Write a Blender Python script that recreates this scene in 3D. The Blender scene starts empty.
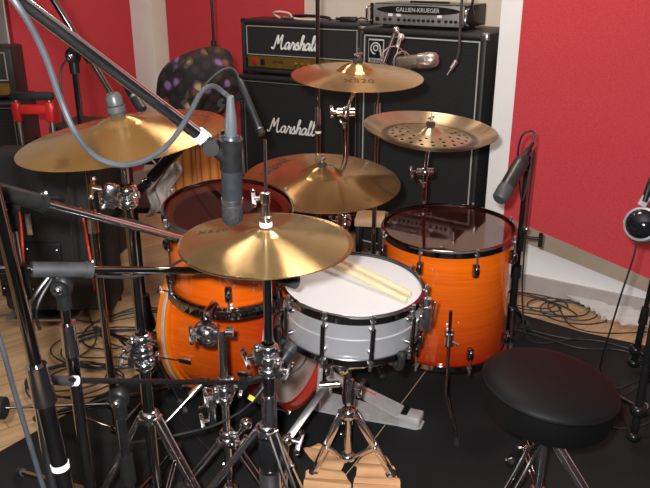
import bpy, bmesh, math, random
from mathutils import Vector, Matrix, Euler
random.seed(7)
S = bpy.context.scene
COL = S.collection
PI = math.pi
R = math.radians

# ------------------------------------------------------------------ camera, world, light, exposure
PITCH = R(21.0); FPX = 740.0; CAMZ = 1.45
cd = bpy.data.cameras.new('camera'); cam = bpy.data.objects.new('camera', cd); COL.objects.link(cam)
cam.location = (0, 0, CAMZ); cam.rotation_euler = (PI/2 - PITCH, 0, 0)
cd.sensor_width = 36; cd.lens = FPX/650*36; cd.clip_start = .02
S.camera = cam
W = bpy.data.worlds.new('world'); S.world = W; W.use_nodes = True
W.node_tree.nodes['Background'].inputs[0].default_value = (1, .93, .86, 1)
W.node_tree.nodes['Background'].inputs[1].default_value = .022
S.view_settings.view_transform = 'Standard'; S.view_settings.look = 'None'
S.view_settings.gamma = 1; S.view_settings.use_curve_mapping = False
S.view_settings.exposure = 0.0

def light(name, kind, loc, energy, color=(1, 1, 1), size=.05, target=None, sy=None):
    l = bpy.data.lights.new(name, kind); l.energy = energy; l.color = color
    if kind == 'AREA':
        l.size = size
        if sy: l.shape = 'RECTANGLE'; l.size_y = sy
    else: l.shadow_soft_size = size
    o = bpy.data.objects.new(name, l); COL.objects.link(o); o.location = loc
    if target is not None: o.rotation_euler = (Vector(target)-Vector(loc)).to_track_quat('-Z', 'Y').to_euler()
    return o
light('camera_flash', 'POINT', (-.06, -.02, CAMZ+.075), 225, (1, .98, .99), .026)
light('ceiling_fill', 'AREA', (.3, 2.6, 2.6), 17, (1, .87, .72), .5, (.3, 2.6, 0))  # unseen fill light under the ceiling, added to lift ambient light on the walls
light('ceiling_fill', 'AREA', (-.6, 3.4, 2.55), 10, (1, .87, .72), .4, (-1.0, 3.9, 0))  # second unseen fill, added for ambient light towards the back left

# ------------------------------------------------------------------ pixel -> place helpers (photo coordinates to metres)
cp, sp = math.cos(PITCH), math.sin(PITCH)
CF = Vector((0, cp, -sp)); CU = Vector((0, sp, cp)); CR = Vector((1, 0, 0)); C0 = Vector((0, 0, CAMZ))
def ray(u, v): return CF + CR*((u-325)/FPX) + CU*((244-v)/FPX)
def P(u, v, d): return C0 + ray(u, v)*d
def Z(u, v, z=0.0):
    r = ray(u, v); return C0 + r*((z-CAMZ)/r.z)
def PY(u, v, y):
    r = ray(u, v); return C0 + r*(y/r.y)
def PL(u, v, p, n):
    r = ray(u, v); return C0 + r*((Vector(p)-C0).dot(n)/r.dot(n))

# ------------------------------------------------------------------ materials
MATS = {}
def mat(name, color=(.5, .5, .5), rough=.5, metal=0., spec=.5, **kw):
    if name in MATS: return MATS[name]
    m = bpy.data.materials.new(name); m.use_nodes = True
    b = m.node_tree.nodes['Principled BSDF']
    b.inputs['Base Color'].default_value = (*color, 1)
    b.inputs['Roughness'].default_value = rough; b.inputs['Metallic'].default_value = metal
    b.inputs['Specular IOR Level'].default_value = spec
    for k, v in kw.items(): b.inputs[k.replace('_', ' ')].default_value = v
    MATS[name] = m; return m
def N(m, t, **kw):
    n = m.node_tree.nodes.new(t)
    for k, v in kw.items(): setattr(n, k, v)
    return n
def L(m, a, b): m.node_tree.links.new(a, b)
def bsdf(m): return m.node_tree.nodes['Principled BSDF']
def ramp(m, src, stops):
    r = N(m, 'ShaderNodeValToRGB'); e = r.color_ramp.elements
    while len(e) < len(stops): e.new(.5)
    for i, (p, c) in enumerate(stops): e[i].position = p; e[i].color = (*c, 1)
    L(m, src, r.inputs[0]); return r
def noise(m, scale, detail=3, coord='Object', vec=None):
    if vec is None:
        t = N(m, 'ShaderNodeTexCoord'); vec = t.outputs[coord]
    n = N(m, 'ShaderNodeTexNoise'); n.inputs['Scale'].default_value = scale; n.inputs['Detail'].default_value = detail
    L(m, vec, n.inputs['Vector']); return n
def bump(m, src, strength=.2, dist=.002):
    b = N(m, 'ShaderNodeBump'); b.inputs['Strength'].default_value = strength; b.inputs['Distance'].default_value = dist
    L(m, src, b.inputs['Height']); L(m, b.outputs[0], bsdf(m).inputs['Normal'])
def noisy(name, c1, c2, scale, rough=.6, bstr=.0, bdist=.002, spec=.5, metal=0., detail=4):
    m = mat(name, c1, rough, metal, spec); n = noise(m, scale, detail)
    r = ramp(m, n.outputs[0], [(.35, c1), (.65, c2)]); L(m, r.outputs[0], bsdf(m).inputs['Base Color'])
    if bstr: bump(m, n.outputs[0], bstr, bdist)
    return m

chrome = mat('chrome', (.78, .78, .80), .07, 1)
n = noise(chrome, 14, 2); rr = N(chrome, 'ShaderNodeMapRange'); rr.inputs[3].default_value = .10; rr.inputs[4].default_value = .18
L(chrome, n.outputs[0], rr.inputs[0]); L(chrome, rr.outputs[0], bsdf(chrome).inputs['Roughness'])
bnick = noisy('black_nickel', (.24, .235, .24), (.32, .31, .31), 12, .09, metal=1)
dchrome = noisy('dark_chrome', (.26, .25, .25), (.36, .34, .33), 9, .09, metal=1)
steel = noisy('brushed_steel', (.55, .55, .56), (.68, .68, .69), 60, .32, metal=1)
blackm = noisy('black_enamel', (.008, .008, .009), (.013, .013, .014), 20, .25, spec=.35)
blackp = noisy('black_plastic', (.009, .009, .0095), (.014, .014, .0145), 70, .4, .1, .0005, spec=.3)
rubber = noisy('black_rubber', (.014, .014, .014), (.024, .024, .025), 40, .6, spec=.3)
greyrub = noisy('grey_rubber', (.030, .031, .033), (.045, .046, .048), 40, .5)
greymic = noisy('grey_mic_enamel', (.018, .020, .023), (.026, .029, .033), 50, .38)
cablem = noisy('black_cable', (.014, .014, .014), (.026, .026, .027), 30, .5)
cableg = noisy('grey_cable', (.033, .038, .043), (.046, .052, .058), 30, .4)
whitep = noisy('white_tape', (.75, .75, .73), (.85, .85, .84), 30, .5)
yellowp = mat('yellow_ring', (.8, .75, .02), .4)
redp = mat('red_plastic', (.62, .02, .02), .35)
redline = mat('red_line', (.7, .05, .02), .4)
felt = noisy('black_felt', (.02, .02, .02), (.05, .05, .05), 200, .95)

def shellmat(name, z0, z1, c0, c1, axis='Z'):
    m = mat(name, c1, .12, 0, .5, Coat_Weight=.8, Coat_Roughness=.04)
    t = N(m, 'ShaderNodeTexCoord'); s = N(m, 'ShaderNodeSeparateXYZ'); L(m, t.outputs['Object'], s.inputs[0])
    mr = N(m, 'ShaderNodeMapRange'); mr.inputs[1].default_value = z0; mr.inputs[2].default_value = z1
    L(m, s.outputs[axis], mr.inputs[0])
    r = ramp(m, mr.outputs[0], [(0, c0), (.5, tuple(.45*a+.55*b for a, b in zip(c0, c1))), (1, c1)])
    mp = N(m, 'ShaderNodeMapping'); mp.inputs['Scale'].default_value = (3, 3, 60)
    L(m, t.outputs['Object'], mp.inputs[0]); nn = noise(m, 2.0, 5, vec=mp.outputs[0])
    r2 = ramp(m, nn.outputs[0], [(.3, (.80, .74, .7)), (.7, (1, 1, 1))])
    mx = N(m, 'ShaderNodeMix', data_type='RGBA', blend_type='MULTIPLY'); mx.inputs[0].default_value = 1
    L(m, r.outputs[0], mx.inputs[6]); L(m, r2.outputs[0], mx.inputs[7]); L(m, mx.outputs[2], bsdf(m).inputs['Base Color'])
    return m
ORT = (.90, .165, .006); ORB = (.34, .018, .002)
innerwood = noisy('inner_maple', (.66, .30, .18), (.74, .38, .24), 12, .5)

# clear / coated heads
def clearhead():
    m = bpy.data.materials.new('clear_head'); m.use_nodes = True; nt = m.node_tree; nt.nodes.clear()
    o = N(m, 'ShaderNodeOutputMaterial'); mx = N(m, 'ShaderNodeMixShader'); tr = N(m, 'ShaderNodeBsdfTransparent')
    gl = N(m, 'ShaderNodeBsdfGlossy'); gl.inputs['Roughness'].default_value = .04; gl.inputs['Color'].default_value = (.92, .74, .72, 1)
    tr.inputs[0].default_value = (.86, .52, .50, 1)
    fr = N(m, 'ShaderNodeFresnel'); fr.inputs[0].default_value = 2.4
    L(m, fr.outputs[0], mx.inputs[0]); L(m, tr.outputs[0], mx.inputs[1]); L(m, gl.outputs[0], mx.inputs[2]); L(m, mx.outputs[0], o.inputs[0])
    return m
CLEAR = clearhead()
def snarehead():
    m = mat('coated_head', (.64, .64, .65), .55)
    t = N(m, 'ShaderNodeTexCoord'); ln = N(m, 'ShaderNodeVectorMath', operation='LENGTH'); ms = N(m, 'ShaderNodeVectorMath', operation='SUBTRACT')
    ms.inputs[1].default_value = (-.005, .0, 0); mz = N(m, 'ShaderNodeVectorMath', operation='MULTIPLY'); mz.inputs[1].default_value = (1, 1, 0)
    L(m, t.outputs['Object'], ms.inputs[0]); L(m, ms.outputs[0], mz.inputs[0]); L(m, mz.outputs[0], ln.inputs[0])
    r = ramp(m, ln.outputs['Value'], [(0, (.64, .64, .65)), (.0292, (.64, .64, .65)), (.030, (.36, .36, .38)), (.0308, (.64, .64, .65))])
    L(m, r.outputs[0], bsdf(m).inputs['Base Color']); return m

def cymmat(name, c1, c2, rough=.27, holes=False, stain=(.12, .07, .035)):
    m = mat(name, c1, rough, .80); b = bsdf(m)
    b.inputs['Anisotropic'].default_value = .93; b.inputs['Anisotropic Rotation'].default_value = .25
    tg = N(m, 'ShaderNodeTangent', direction_type='RADIAL', axis='Z'); L(m, tg.outputs[0], b.inputs['Tangent'])
    t = N(m, 'ShaderNodeTexCoord'); mz = N(m, 'ShaderNodeVectorMath', operation='MULTIPLY'); mz.inputs[1].default_value = (1, 1, 0)
    ln = N(m, 'ShaderNodeVectorMath', operation='LENGTH'); L(m, t.outputs['Object'], mz.inputs[0]); L(m, mz.outputs[0], ln.inputs[0])
    n1 = noise(m, 7, 4); r1 = ramp(m, n1.outputs[0], [(.36, c1), (.66, c2)])
    n2 = noise(m, 16, 5); r2 = ramp(m, n2.outputs[0], [(.60, (0, 0, 0)), (.74, (1, 1, 1))])
    mx = N(m, 'ShaderNodeMix', data_type='RGBA'); L(m, r2.outputs[0], mx.inputs[0]); L(m, r1.outputs[0], mx.inputs[6]); mx.inputs[7].default_value = (*[.45*a+.55*s for a, s in zip(c1, stain)], 1)
    L(m, mx.outputs[2], b.inputs['Base Color'])
    k = N(m, 'ShaderNodeMath', operation='MULTIPLY'); k.inputs[1].default_value = 1500; L(m, ln.outputs['Value'], k.inputs[0])
    si = N(m, 'ShaderNodeMath', operation='SINE'); L(m, k.outputs[0], si.inputs[0])
    n3 = noise(m, 400, 1); ad = N(m, 'ShaderNodeMath', operation='ADD'); L(m, si.outputs[0], ad.inputs[0]); L(m, n3.outputs[0], ad.inputs[1])
    bump(m, ad.outputs[0], .05, .0004)
    if holes:
        rk = ramp(m, ln.outputs['Value'], [(0, (1, 1, 1)), (.135, (1, 1, 1)), (.146, (.16, .14, .13)), (.160, (.22, .2, .18)), (.170, (1, 1, 1))])
        mk = N(m, 'ShaderNodeMix', data_type='RGBA', blend_type='MULTIPLY'); mk.inputs[0].default_value = 1
        L(m, mx.outputs[2], mk.inputs[6]); L(m, rk.outputs[0], mk.inputs[7]); L(m, mk.outputs[2], b.inputs['Base Color'])
        s = N(m, 'ShaderNodeSeparateXYZ'); L(m, t.outputs['Object'], s.inputs[0])
        at = N(m, 'ShaderNodeMath', operation='ARCTAN2'); L(m, s.outputs[1], at.inputs[0]); L(m, s.outputs[0], at.inputs[1])
        prev = None
        for q, (rad, cnt, hr) in enumerate(((.075, 10, .0058), (.100, 16, .0062), (.126, 21, .0062))):
            a1 = N(m, 'ShaderNodeMath', operation='MULTIPLY_ADD'); a1.inputs[1].default_value = cnt/(2*PI); a1.inputs[2].default_value = 50+.5*(q % 2); L(m, at.outputs[0], a1.inputs[0])
            f = N(m, 'ShaderNodeMath', operation='FRACT'); L(m, a1.outputs[0], f.inputs[0])
            a2 = N(m, 'ShaderNodeMath', operation='MULTIPLY_ADD'); a2.inputs[1].default_value = 2*PI*rad/cnt; a2.inputs[2].default_value = -PI*rad/cnt; L(m, f.outputs[0], a2.inputs[0])
            a3 = N(m, 'ShaderNodeMath', operation='SUBTRACT'); a3.inputs[1].default_value = rad; L(m, ln.outputs['Value'], a3.inputs[0])
            p1 = N(m, 'ShaderNodeMath', operation='POWER'); p1.inputs[1].default_value = 2; L(m, a2.outputs[0], p1.inputs[0])
            ab = N(m, 'ShaderNodeMath', operation='MULTIPLY'); L(m, a3.outputs[0], ab.inputs[0]); L(m, a3.outputs[0], ab.inputs[1])
            sm = N(m, 'ShaderNodeMath', operation='ADD'); L(m, p1.outputs[0], sm.inputs[0]); L(m, ab.outputs[0], sm.inputs[1])
            lt = N(m, 'ShaderNodeMath', operation='GREATER_THAN'); lt.inputs[1].default_value = hr*hr; L(m, sm.outputs[0], lt.inputs[0])
            if prev is None: prev = lt.outputs[0]
            else:
                mu = N(m, 'ShaderNodeMath', operation='MULTIPLY'); L(m, prev, mu.inputs[0]); L(m, lt.outputs[0], mu.inputs[1]); prev = mu.outputs[0]
        L(m, prev, b.inputs['Alpha'])
    return m

# ------------------------------------------------------------------ mesh builder
def basis(a, b):
    z = (Vector(b)-Vector(a)); l = z.length; z.normalize()
    x = z.orthogonal().normalized(); y = z.cross(x); return x, y, z, l
class MB:
    def __init__(s): s.v = []; s.f = []
    def add(s, vs, fs):
        o = len(s.v); s.v += [tuple(v) for v in vs]; s.f += [[i+o for i in f] for f in fs]; return s
    def box(s, c, size, rot=None, bev=0.0):
        bm = bmesh.new(); bmesh.ops.create_cube(bm, size=1)
        for v in bm.verts: v.co = Vector([v.co[i]*size[i] for i in range(3)])
        if bev: bmesh.ops.bevel(bm, geom=bm.edges[:], offset=bev, segments=2, affect='EDGES', profile=.5)
        M = (rot if isinstance(rot, Matrix) else Euler(rot or (0, 0, 0)).to_matrix())
        bm.verts.index_update()
        vs = [M @ v.co + Vector(c) for v in bm.verts]; fs = [[v.index for v in f.verts] for f in bm.faces]; bm.free()
        return s.add(vs, fs)
    def cyl(s, a, b, r0, r1=None, n=16, cap=True):
        r1 = r0 if r1 is None else r1; a = Vector(a); b = Vector(b); x, y, z, l = basis(a, b)
        vs = []
        for p, r in ((a, r0), (b, r1)):
            for i in range(n):
                t = 2*PI*i/n; vs.append(p+x*math.cos(t)*r+y*math.sin(t)*r)
        fs = [[i, (i+1) % n, n+(i+1) % n, n+i] for i in range(n)]
        if cap: fs += [list(range(n))[::-1], list(range(n, 2*n))]
        return s.add(vs, fs)
    def lathe(s, prof, a=(0, 0, 0), ax=(0, 0, 1), n=32, closed=False):
        a = Vector(a); x, y, z, l = basis((0, 0, 0), ax)
        if tuple(ax) == (0, 0, 1): x, y, z = Vector((1, 0, 0)), Vector((0, 1, 0)), Vector((0, 0, 1))
        vs = []; k = len(prof)
        for i in range(n):
            t = 2*PI*i/n; d = x*math.cos(t)+y*math.sin(t)
            for r, h in prof: vs.append(a+d*r+z*h)
        fs = []
        for i in range(n):
            j = (i+1) % n
            for q in range(k if closed else k-1):
                q2 = (q+1) % k; fs.append([i*k+q, j*k+q, j*k+q2, i*k+q2])
        return s.add(vs, fs)
    def ball(s, c, r, n=16, sc=(1, 1, 1)):
        prof = [(max(1e-5, r*math.sin(PI*i/(n//2))), -r*math.cos(PI*i/(n//2))) for i in range(n//2+1)]
        o = len(s.v); s.lathe(prof, (0, 0, 0), n=n)
        c = Vector(c)
        for i in range(o, len(s.v)):
            v = s.v[i]; s.v[i] = (v[0]*sc[0]+c.x, v[1]*sc[1]+c.y, v[2]*sc[2]+c.z)
        return s
    def tube(s, pts, r, n=8, rf=None):
        pts = [Vector(p) for p in pts]; k = len(pts); vs = []; up = None
        for i, p in enumerate(pts):
            t = (pts[min(i+1, k-1)]-pts[max(i-1, 0)]);
            if t.length < 1e-9: t = Vector((0, 0, 1))
            t.normalize()
            if up is None: up = t.orthogonal().normalized()
            up = (up - t*up.dot(t)).normalized(); w = t.cross(up)
            rr = r if rf is None else rf(i/(k-1))
            for j in range(n):
                a = 2*PI*j/n; vs.append(p+up*math.cos(a)*rr+w*math.sin(a)*rr)
        fs = [[i*n+j, i*n+(j+1) % n, (i+1)*n+(j+1) % n, (i+1)*n+j] for i in range(k-1) for j in range(n)]
        fs += [list(range(n))[::-1], [(k-1)*n+j for j in range(n)]]
        return s.add(vs, fs)
    def bar(s, a, b, w, t, side):
        """flat bar from a to b, width w along side, thickness t"""
        a = Vector(a); b = Vector(b); z = (b-a).normalized(); x = Vector(side); x = (x-z*x.dot(z)).normalized(); y = z.cross(x)
        l = (b-a).length; M = Matrix((x, y, z)).transposed()
        return s.box((a+b)/2, (w, t, l), M, min(w, t)*.2)
    def prism(s, poly, up, h):
        """poly: list of Vectors (planar); extruded along up*h"""
        u = Vector(up)*h; k = len(poly); vs = list(poly)+[Vector(p)+u for p in poly]
        return s.add(vs, [list(range(k))[::-1], list(range(k, 2*k))]+[[i, (i+1) % k, k+(i+1) % k, k+i] for i in range(k)])
    def build(s, name, m, parent=None, world=False, ang=40, link=True):
        me = bpy.data.meshes.new(name)
        off = parent.location if (parent is not None and world) else Vector((0, 0, 0))
        me.from_pydata([(v[0]-off[0], v[1]-off[1], v[2]-off[2]) for v in s.v], [], s.f); me.update()
        bm = bmesh.new(); bm.from_mesh(me); bmesh.ops.recalc_face_normals(bm, faces=bm.faces[:]); bm.to_mesh(me); bm.free()
        me.materials.append(m)
        for p in me.polygons: p.use_smooth = True
        me.set_sharp_from_angle(angle=R(ang))
        o = bpy.data.objects.new(name, me); COL.objects.link(o)
        if parent is not None: o.parent = parent
        return o
def spline(pts, k=8):
    pts = [Vector(p) for p in pts]; q = [2*pts[0]-pts[1]]+pts+[2*pts[-1]-pts[-2]]; out = []
    for i in range(1, len(q)-2):
        a, b, c, d = q[i-1:i+3]
        for j in range(k):
            t = j/k; out.append(.5*((2*b)+(c-a)*t+(2*a-5*b+4*c-d)*t*t+(3*b-a-3*c+d)*t**3))
    out.append(pts[-1]); return out
def thing(name, label, cat, loc=(0, 0, 0), rot=(0, 0, 0), group=None):
    o = bpy.data.objects.new(name, None); COL.objects.link(o); o.empty_display_size = .05
    o.location = loc; o.rotation_euler = rot; return tag(o, label, cat, group)
def tag(o, label, cat, group=None):
    o['label'] = label; o['category'] = cat
    if group: o['group'] = group
    return o
def struct(o): o['kind'] = 'structure'; return o
def own(mb, name, m, label, cat, group=None, loc=None):
    """single-mesh thing with origin at its lowest centre"""
    xs = [v[0] for v in mb.v]; ys = [v[1] for v in mb.v]; zs = [v[2] for v in mb.v]
    c = Vector(((min(xs)+max(xs))/2, (min(ys)+max(ys))/2, min(zs))) if loc is None else Vector(loc)
    mb.v = [(v[0]-c.x, v[1]-c.y, v[2]-c.z) for v in mb.v]
    o = mb.build(name, m); o.location = c; return tag(o, label, cat, group)
def textmesh(txt, size, depth=.0005, shear=0.):
    c = bpy.data.curves.new('t', 'FONT'); c.body = txt; c.size = size; c.extrude = depth; c.align_x = 'CENTER'; c.align_y = 'CENTER'; c.shear = shear
    c.resolution_u = 3
    o = bpy.data.objects.new('t', c); COL.objects.link(o)
    dg = bpy.context.evaluated_depsgraph_get(); me = bpy.data.meshes.new_from_object(o.evaluated_get(dg))
    vs = [tuple(v.co) for v in me.vertices]; fs = [list(p.vertices) for p in me.polygons]
    bpy.data.objects.remove(o); bpy.data.meshes.remove(me); return vs, fs
def front_text(mb, txt, size, c, depth=.0006, shear=0., sx=1.):
    """text standing in local XZ plane facing -Y"""
    vs, fs = textmesh(txt, size, depth, shear)
    return mb.add([(c[0]+v[0]*sx, c[1]-v[2], c[2]+v[1]) for v in vs], fs)

# ================================================================== ROOM
RV = Vector((.852, -.524, 0)).normalized(); RNb = Vector((.524, .852, 0)).normalized()   # wall direction, direction into the wall
WR0 = Vector((.748, 3.29, 0))                      # left end of right wall
BW = Vector((-.30, 4.66, 0))                       # a point on the back wall
H = 2.9
wood = mat('oak_laminate', (.6, .4, .22), .38)
t = N(wood, 'ShaderNodeTexCoord'); mp = N(wood, 'ShaderNodeMapping'); mp.inputs['Rotation'].default_value = (0, 0, R(-38)); L(wood, t.outputs['Object'], mp.inputs[0])
br = N(wood, 'ShaderNodeTexBrick'); br.inputs['Scale'].default_value = 1; br.inputs['Brick Width'].default_value = .9; br.inputs['Row Height'].default_value = .095
br.inputs['Mortar Size'].default_value = .0012; br.inputs['Color1'].default_value = (.62, .44, .26, 1); br.inputs['Color2'].default_value = (.50, .32, .17, 1); br.inputs['Mortar'].default_value = (.12, .06, .03, 1)
L(wood, mp.outputs[0], br.inputs['Vector'])
mp2 = N(wood, 'ShaderNodeMapping'); mp2.inputs['Scale'].default_value = (2.2, 26, 1); L(wood, mp.outputs[0], mp2.inputs[0])
nn = noise(wood, 1.5, 5, vec=mp2.outputs[0]); rg = ramp(wood, nn.outputs[0], [(.3, (.68, .62, .55)), (.7, (1, 1, 1))])
mx = N(wood, 'ShaderNodeMix', data_type='RGBA', blend_type='MULTIPLY'); mx.inputs[0].default_value = 1
L(wood, br.outputs[0], mx.inputs[6]); L(wood, rg.outputs[0], mx.inputs[7]); L(wood, mx.outputs[2], bsdf(wood).inputs['Base Color'])
struct(MB().box((0, 2.6, -.05), (7, 7.2, .1)).build('floor', wood))
struct(MB().box((0, 2.6, H+.05), (7, 7.2, .1)).build('ceiling', noisy('ceiling_paint', (.62, .60, .57), (.66, .64, .61), 4, .7)))

whitew = noisy('white_wall_paint', (.82, .82, .81), (.87, .87, .86), 5, .6)
beigew = noisy('beige_wall_paint', (.74, .66, .55), (.78, .70, .59), 5, .6)
greyw = noisy('grey_wall_paint', (.72, .67, .65), (.76, .71, .69), 5, .6)
railm = noisy('taupe_rail', (.34, .27, .20), (.38, .31, .24), 8, .55)
basem = noisy('grey_baseboard', (.42, .37, .35), (.47, .42, .40), 8, .5)
carpetred = mat('red_wall_carpet', (.55, .03, .04), .95, 0, .1)
n1 = noise(carpetred, 240, 4); r1 = ramp(carpetred, n1.outputs[0], [(.3, (.51, .048, .060)), (.7, (.65, .076, .090))])
L(carpetred, r1.outputs[0], bsdf(carpetred).inputs['Base Color']); bump(carpetred, n1.outputs[0], .35, .002)

def wallquad(name, a, b, m, thick=.1, into=None, h=H):
    a = Vector(a); b = Vector(b); d = (b-a).normalized(); into = into or Vector((-d.y, d.x, 0))
    return struct(MB().prism([a, b, b+into*thick, a+into*thick], (0, 0, 1), h).build(name, m))
wallquad('wall_right', WR0, WR0+RV*4.2, whitew, .08, RNb)
# return of the recess, back wall, left wall
tback = (BW-WR0).dot(RNb)
RC = WR0+RV*.0+RNb*tback
wallquad('wall_recess', WR0+RNb*.08+RV*.012, RC+RNb*.0+RV*.012, beigew, .08, RV)
CORN = PL(155, 60, BW, RNb); CORN.z = 0
wallquad('wall_back', RC+RV*.1, CORN-RV*.08, beigew, .1, RNb)
LWd = -RNb
LEND = CORN+LWd*((PL(22, 40, CORN, RV)-CORN).dot(LWd)+.09)
wallquad('wall_left', CORN, LEND, greyw, .1, -RV)
wallquad('wall_far_left', Vector((-3.3, 4.42, 0)), Vector((LEND.x-.10, 4.42, 0)), greyw, .1, Vector((0, 1, 0)))

def panel(pts, n_out, thick, label, cat, m=None):
    mb = MB().prism(pts, n_out, thick); return own(mb, 'wall_panel', m or carpetred, label, cat)
# red panel on right wall: sloping lower edge
nR = -RNb
def wr(u, v): return PL(u, v, WR0, RNb)
tl = wr(523, 0); 
lowL = wr(506.5, 215.5); lowR = wr(650, 277)
lx = (tl-WR0).dot(RV)
def onw(s, z): return WR0+RV*s+Vector((0, 0, z))
sL = (lowL-WR0).dot(RV); sR = (lowR-WR0).dot(RV); zL = lowL.z; zR = lowR.z
slope = (zR-zL)/(sR-sL); sx0 = (sL+lx)/2; sE = 2.2
panel([onw(sx0, zL+slope*(sx0-sL)), onw(sE, zL+slope*(sE-sL)), onw(sE, H-.1), onw(sx0, H-.1)], nR, .02,
      'large bright red carpet-covered acoustic panel on the right wall, with sloping lower edge', 'wall panel')
rl1 = wr(510, 234.5); rl2 = wr(650, 291)
s1 = (rl1-WR0).dot(RV); s2 = (rl2-WR0).dot(RV); k2 = (rl2.z-rl1.z)/(s2-s1)
s0 = sx0-.01
mb = MB().prism([onw(s0, rl1.z+k2*(s0-s1)), onw(sE, rl1.z+k2*(sE-s1)), onw(sE, zL+slope*(sE-sL)), onw(s0, zL+slope*(s0-sL))], nR, .024)
struct(mb.build('trim_1', railm))
zb = wr(522, 272.7).z
struct(MB().prism([onw(0, 0), onw(4, 0), onw(4, zb), onw(0, zb)], nR, .014).build('baseboard_right', basem))
# back wall red panel between strip and beige (photo x 168..305)
def bw(u, v): return PL(u, v, BW, RNb)
a = bw(168, 10); b = bw(304.5, 10); sa = (a-BW).dot(RV); sb = (b-BW).dot(RV)
def onb(s, z): return BW+RV*s+Vector((0, 0, z))
panel([onb(sa, .1), onb(sb, .1), onb(sb, H-.1), onb(sa, H-.1)], nR, .02, 'red carpet acoustic panel on the back wall directly left of and behind the guitar amp stack', 'wall panel')
def wl(u, v): return PL(u, v, CORN, RV)
a = wl(128, 10); b = wl(22, 40); sa = (a-CORN).dot(LWd); sb = (b-CORN).dot(LWd)
b1 = wl(14, 40); 
def onl(s, z): return CORN+LWd*s+Vector((0, 0, z))
panel([onl(sa, .1), onl(sb-.12, .1), onl(sb-.12, H-.1), onl(sa, H-.1)], RV, .02, 'dark red carpet acoustic panel on the left wall behind the left crash cymbal', 'wall panel')
panel([onl(sb-.11, .1), onl(sb+.08, .1), onl(sb+.08, H-.1), onl(sb-.11, H-.1)], RV, .035, 'narrow vertical red carpet strip at the left photo edge beside the half-hidden amp stack', 'wall panel')
struct(MB().prism([onl(0, 0), onl(sb+.08, 0), onl(sb+.08, .07), onl(0, .07)], RV, .014).build('baseboard_left', basem))

# black drum carpet
rugm = mat('black_carpet', (.014, .014, .015), .85, 0, .25)
n1 = noise(rugm, 3, 6); n2 = noise(rugm, 260, 3)
r1 = ramp(rugm, n1.outputs[0], [(.35, (.007, .007, .008)), (.62, (.014, .014, .015)), (.8, (.030, .030, .031))])
L(rugm, r1.outputs[0], bsdf(rugm).inputs['Base Color']); bump(rugm, n2.outputs[0], .5, .002)
lA = Z(-60, 487); lB = Z(162, 362); lE = lA+(lA-lB)*1.6
rp = [lE, lB, Z(345, 268), Z(470, 300), Z(581, 333), Z(760, 372), Vector((3.3, 1.6, 0)), Vector((3.3, -.9, 0)), Vector((lE.x, -.9, 0))]
rp = [Vector((p.x, p.y, .0005)) for p in rp]
own(MB().prism(rp, (0, 0, 1), .006), 'carpet', rugm, 'black carpet mat spread on the wooden floor under the whole drum kit', 'carpet')
RUG = .0068

# ================================================================== AMPS
dpiping = mat('grey_piping', (.16, .16, .15), .5)
tolex = noisy('black_tolex', (.014, .014, .015), (.030, .030, .032), 240, .5, .3, .001)
grille = mat('black_grille_cloth', (.012, .012, .013), .85, 0, .2)
t = N(grille, 'ShaderNodeTexCoord'); wv = N(grille, 'ShaderNodeTexWave', bands_direction='Z'); wv.inputs['Scale'].default_value = 40; wv.inputs['Distortion'].default_value = 1.5
L(grille, t.outputs['Object'], wv.inputs[0]); r = ramp(grille, wv.outputs[0], [(.3, (.012, .012, .013)), (.8, (.028, .028, .030))]); L(grille, r.outputs[0], bsdf(grille).inputs['Base Color'])
piping = mat('white_piping', (.42, .42, .39), .5)
gold = noisy('gold_panel', (.36, .22, .05), (.46, .29, .07), 20, .4, metal=.8)
whitel = mat('white_lettering', (.85, .85, .82), .45)
silverp = noisy('silver_panel', (.36, .35, .34), (.44, .43, .42), 20, .35, metal=.6)
greyl = mat('grey_lettering', (.55, .55, .53), .4)

def frame_rect(mb, x0, x1, z0, z1, y, w, t=.004):
    for a in ((x0, z0, x1, z0), (x0, z1, x1, z1)): mb.box(((a[0]+a[2])/2, y, a[1]), (a[2]-a[0]+w, t, w))
    for x in (x0, x1): mb.box((x, y, (z0+z1)/2), (w, t, z1-z0))
    return mb
# brush-script lettering, drawn as pen strokes (unit: x-height = 1)
SCRIPT = {
 'M': (2.1, [[(-.35,.25),(-.15,.0),(.1,.15),(.35,1.2),(.55,1.9),(.62,1.9),(.72,.75)],[(.72,.75),(1.3,1.95),(1.38,1.9),(1.3,.6),(1.45,.0),(1.75,.1),(2.1,.45)]]),
 'a': (1.05, [[(.75,.85),(.5,1.0),(.15,.7),(.05,.25),(.25,0),(.55,.25),(.82,.95)],[(.82,.95),(.72,.25),(.85,0),(1.1,.25)]]),
 'r': (.85, [[(.0,.2),(.3,.85),(.32,1.05),(.5,.88),(.72,.92)],[(.72,.92),(.6,.3),(.7,0),(.92,.25)]]),
 's': (.8, [[(.0,.2),(.45,1.1),(.5,.7),(.62,.3),(.45,0),(.12,.1)],[(.45,.0),(.7,.1),(.86,.3)]]),
 'h': (1.05, [[(.0,.2),(.45,1.3),(.6,1.95),(.45,2.1),(.3,1.6),(.15,.0)],[(.15,.05),(.4,.75),(.68,.98),(.78,.7),(.68,.15),(.8,0),(1.1,.25)]]),
 'l': (.62, [[(.0,.2),(.4,1.3),(.52,1.95),(.38,2.1),(.25,1.5),(.2,.3),(.35,0),(.66,.25)]]),
}
def script(mb, txt, xh, x, y, z, r):
    cx = x; sl = .18
    for ch in txt:
        w, strokes = SCRIPT[ch]
        for st in strokes:
            pts = [Vector((cx+(p[0]+p[1]*sl)*xh, y, z+p[1]*xh)) for p in st]
            mb.tube(spline(pts, 5), r, 6)
        cx += w*xh*.93
    return mb
def scwidth(txt, xh): return sum(SCRIPT[c][0] for c in txt)*xh*.93

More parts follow.
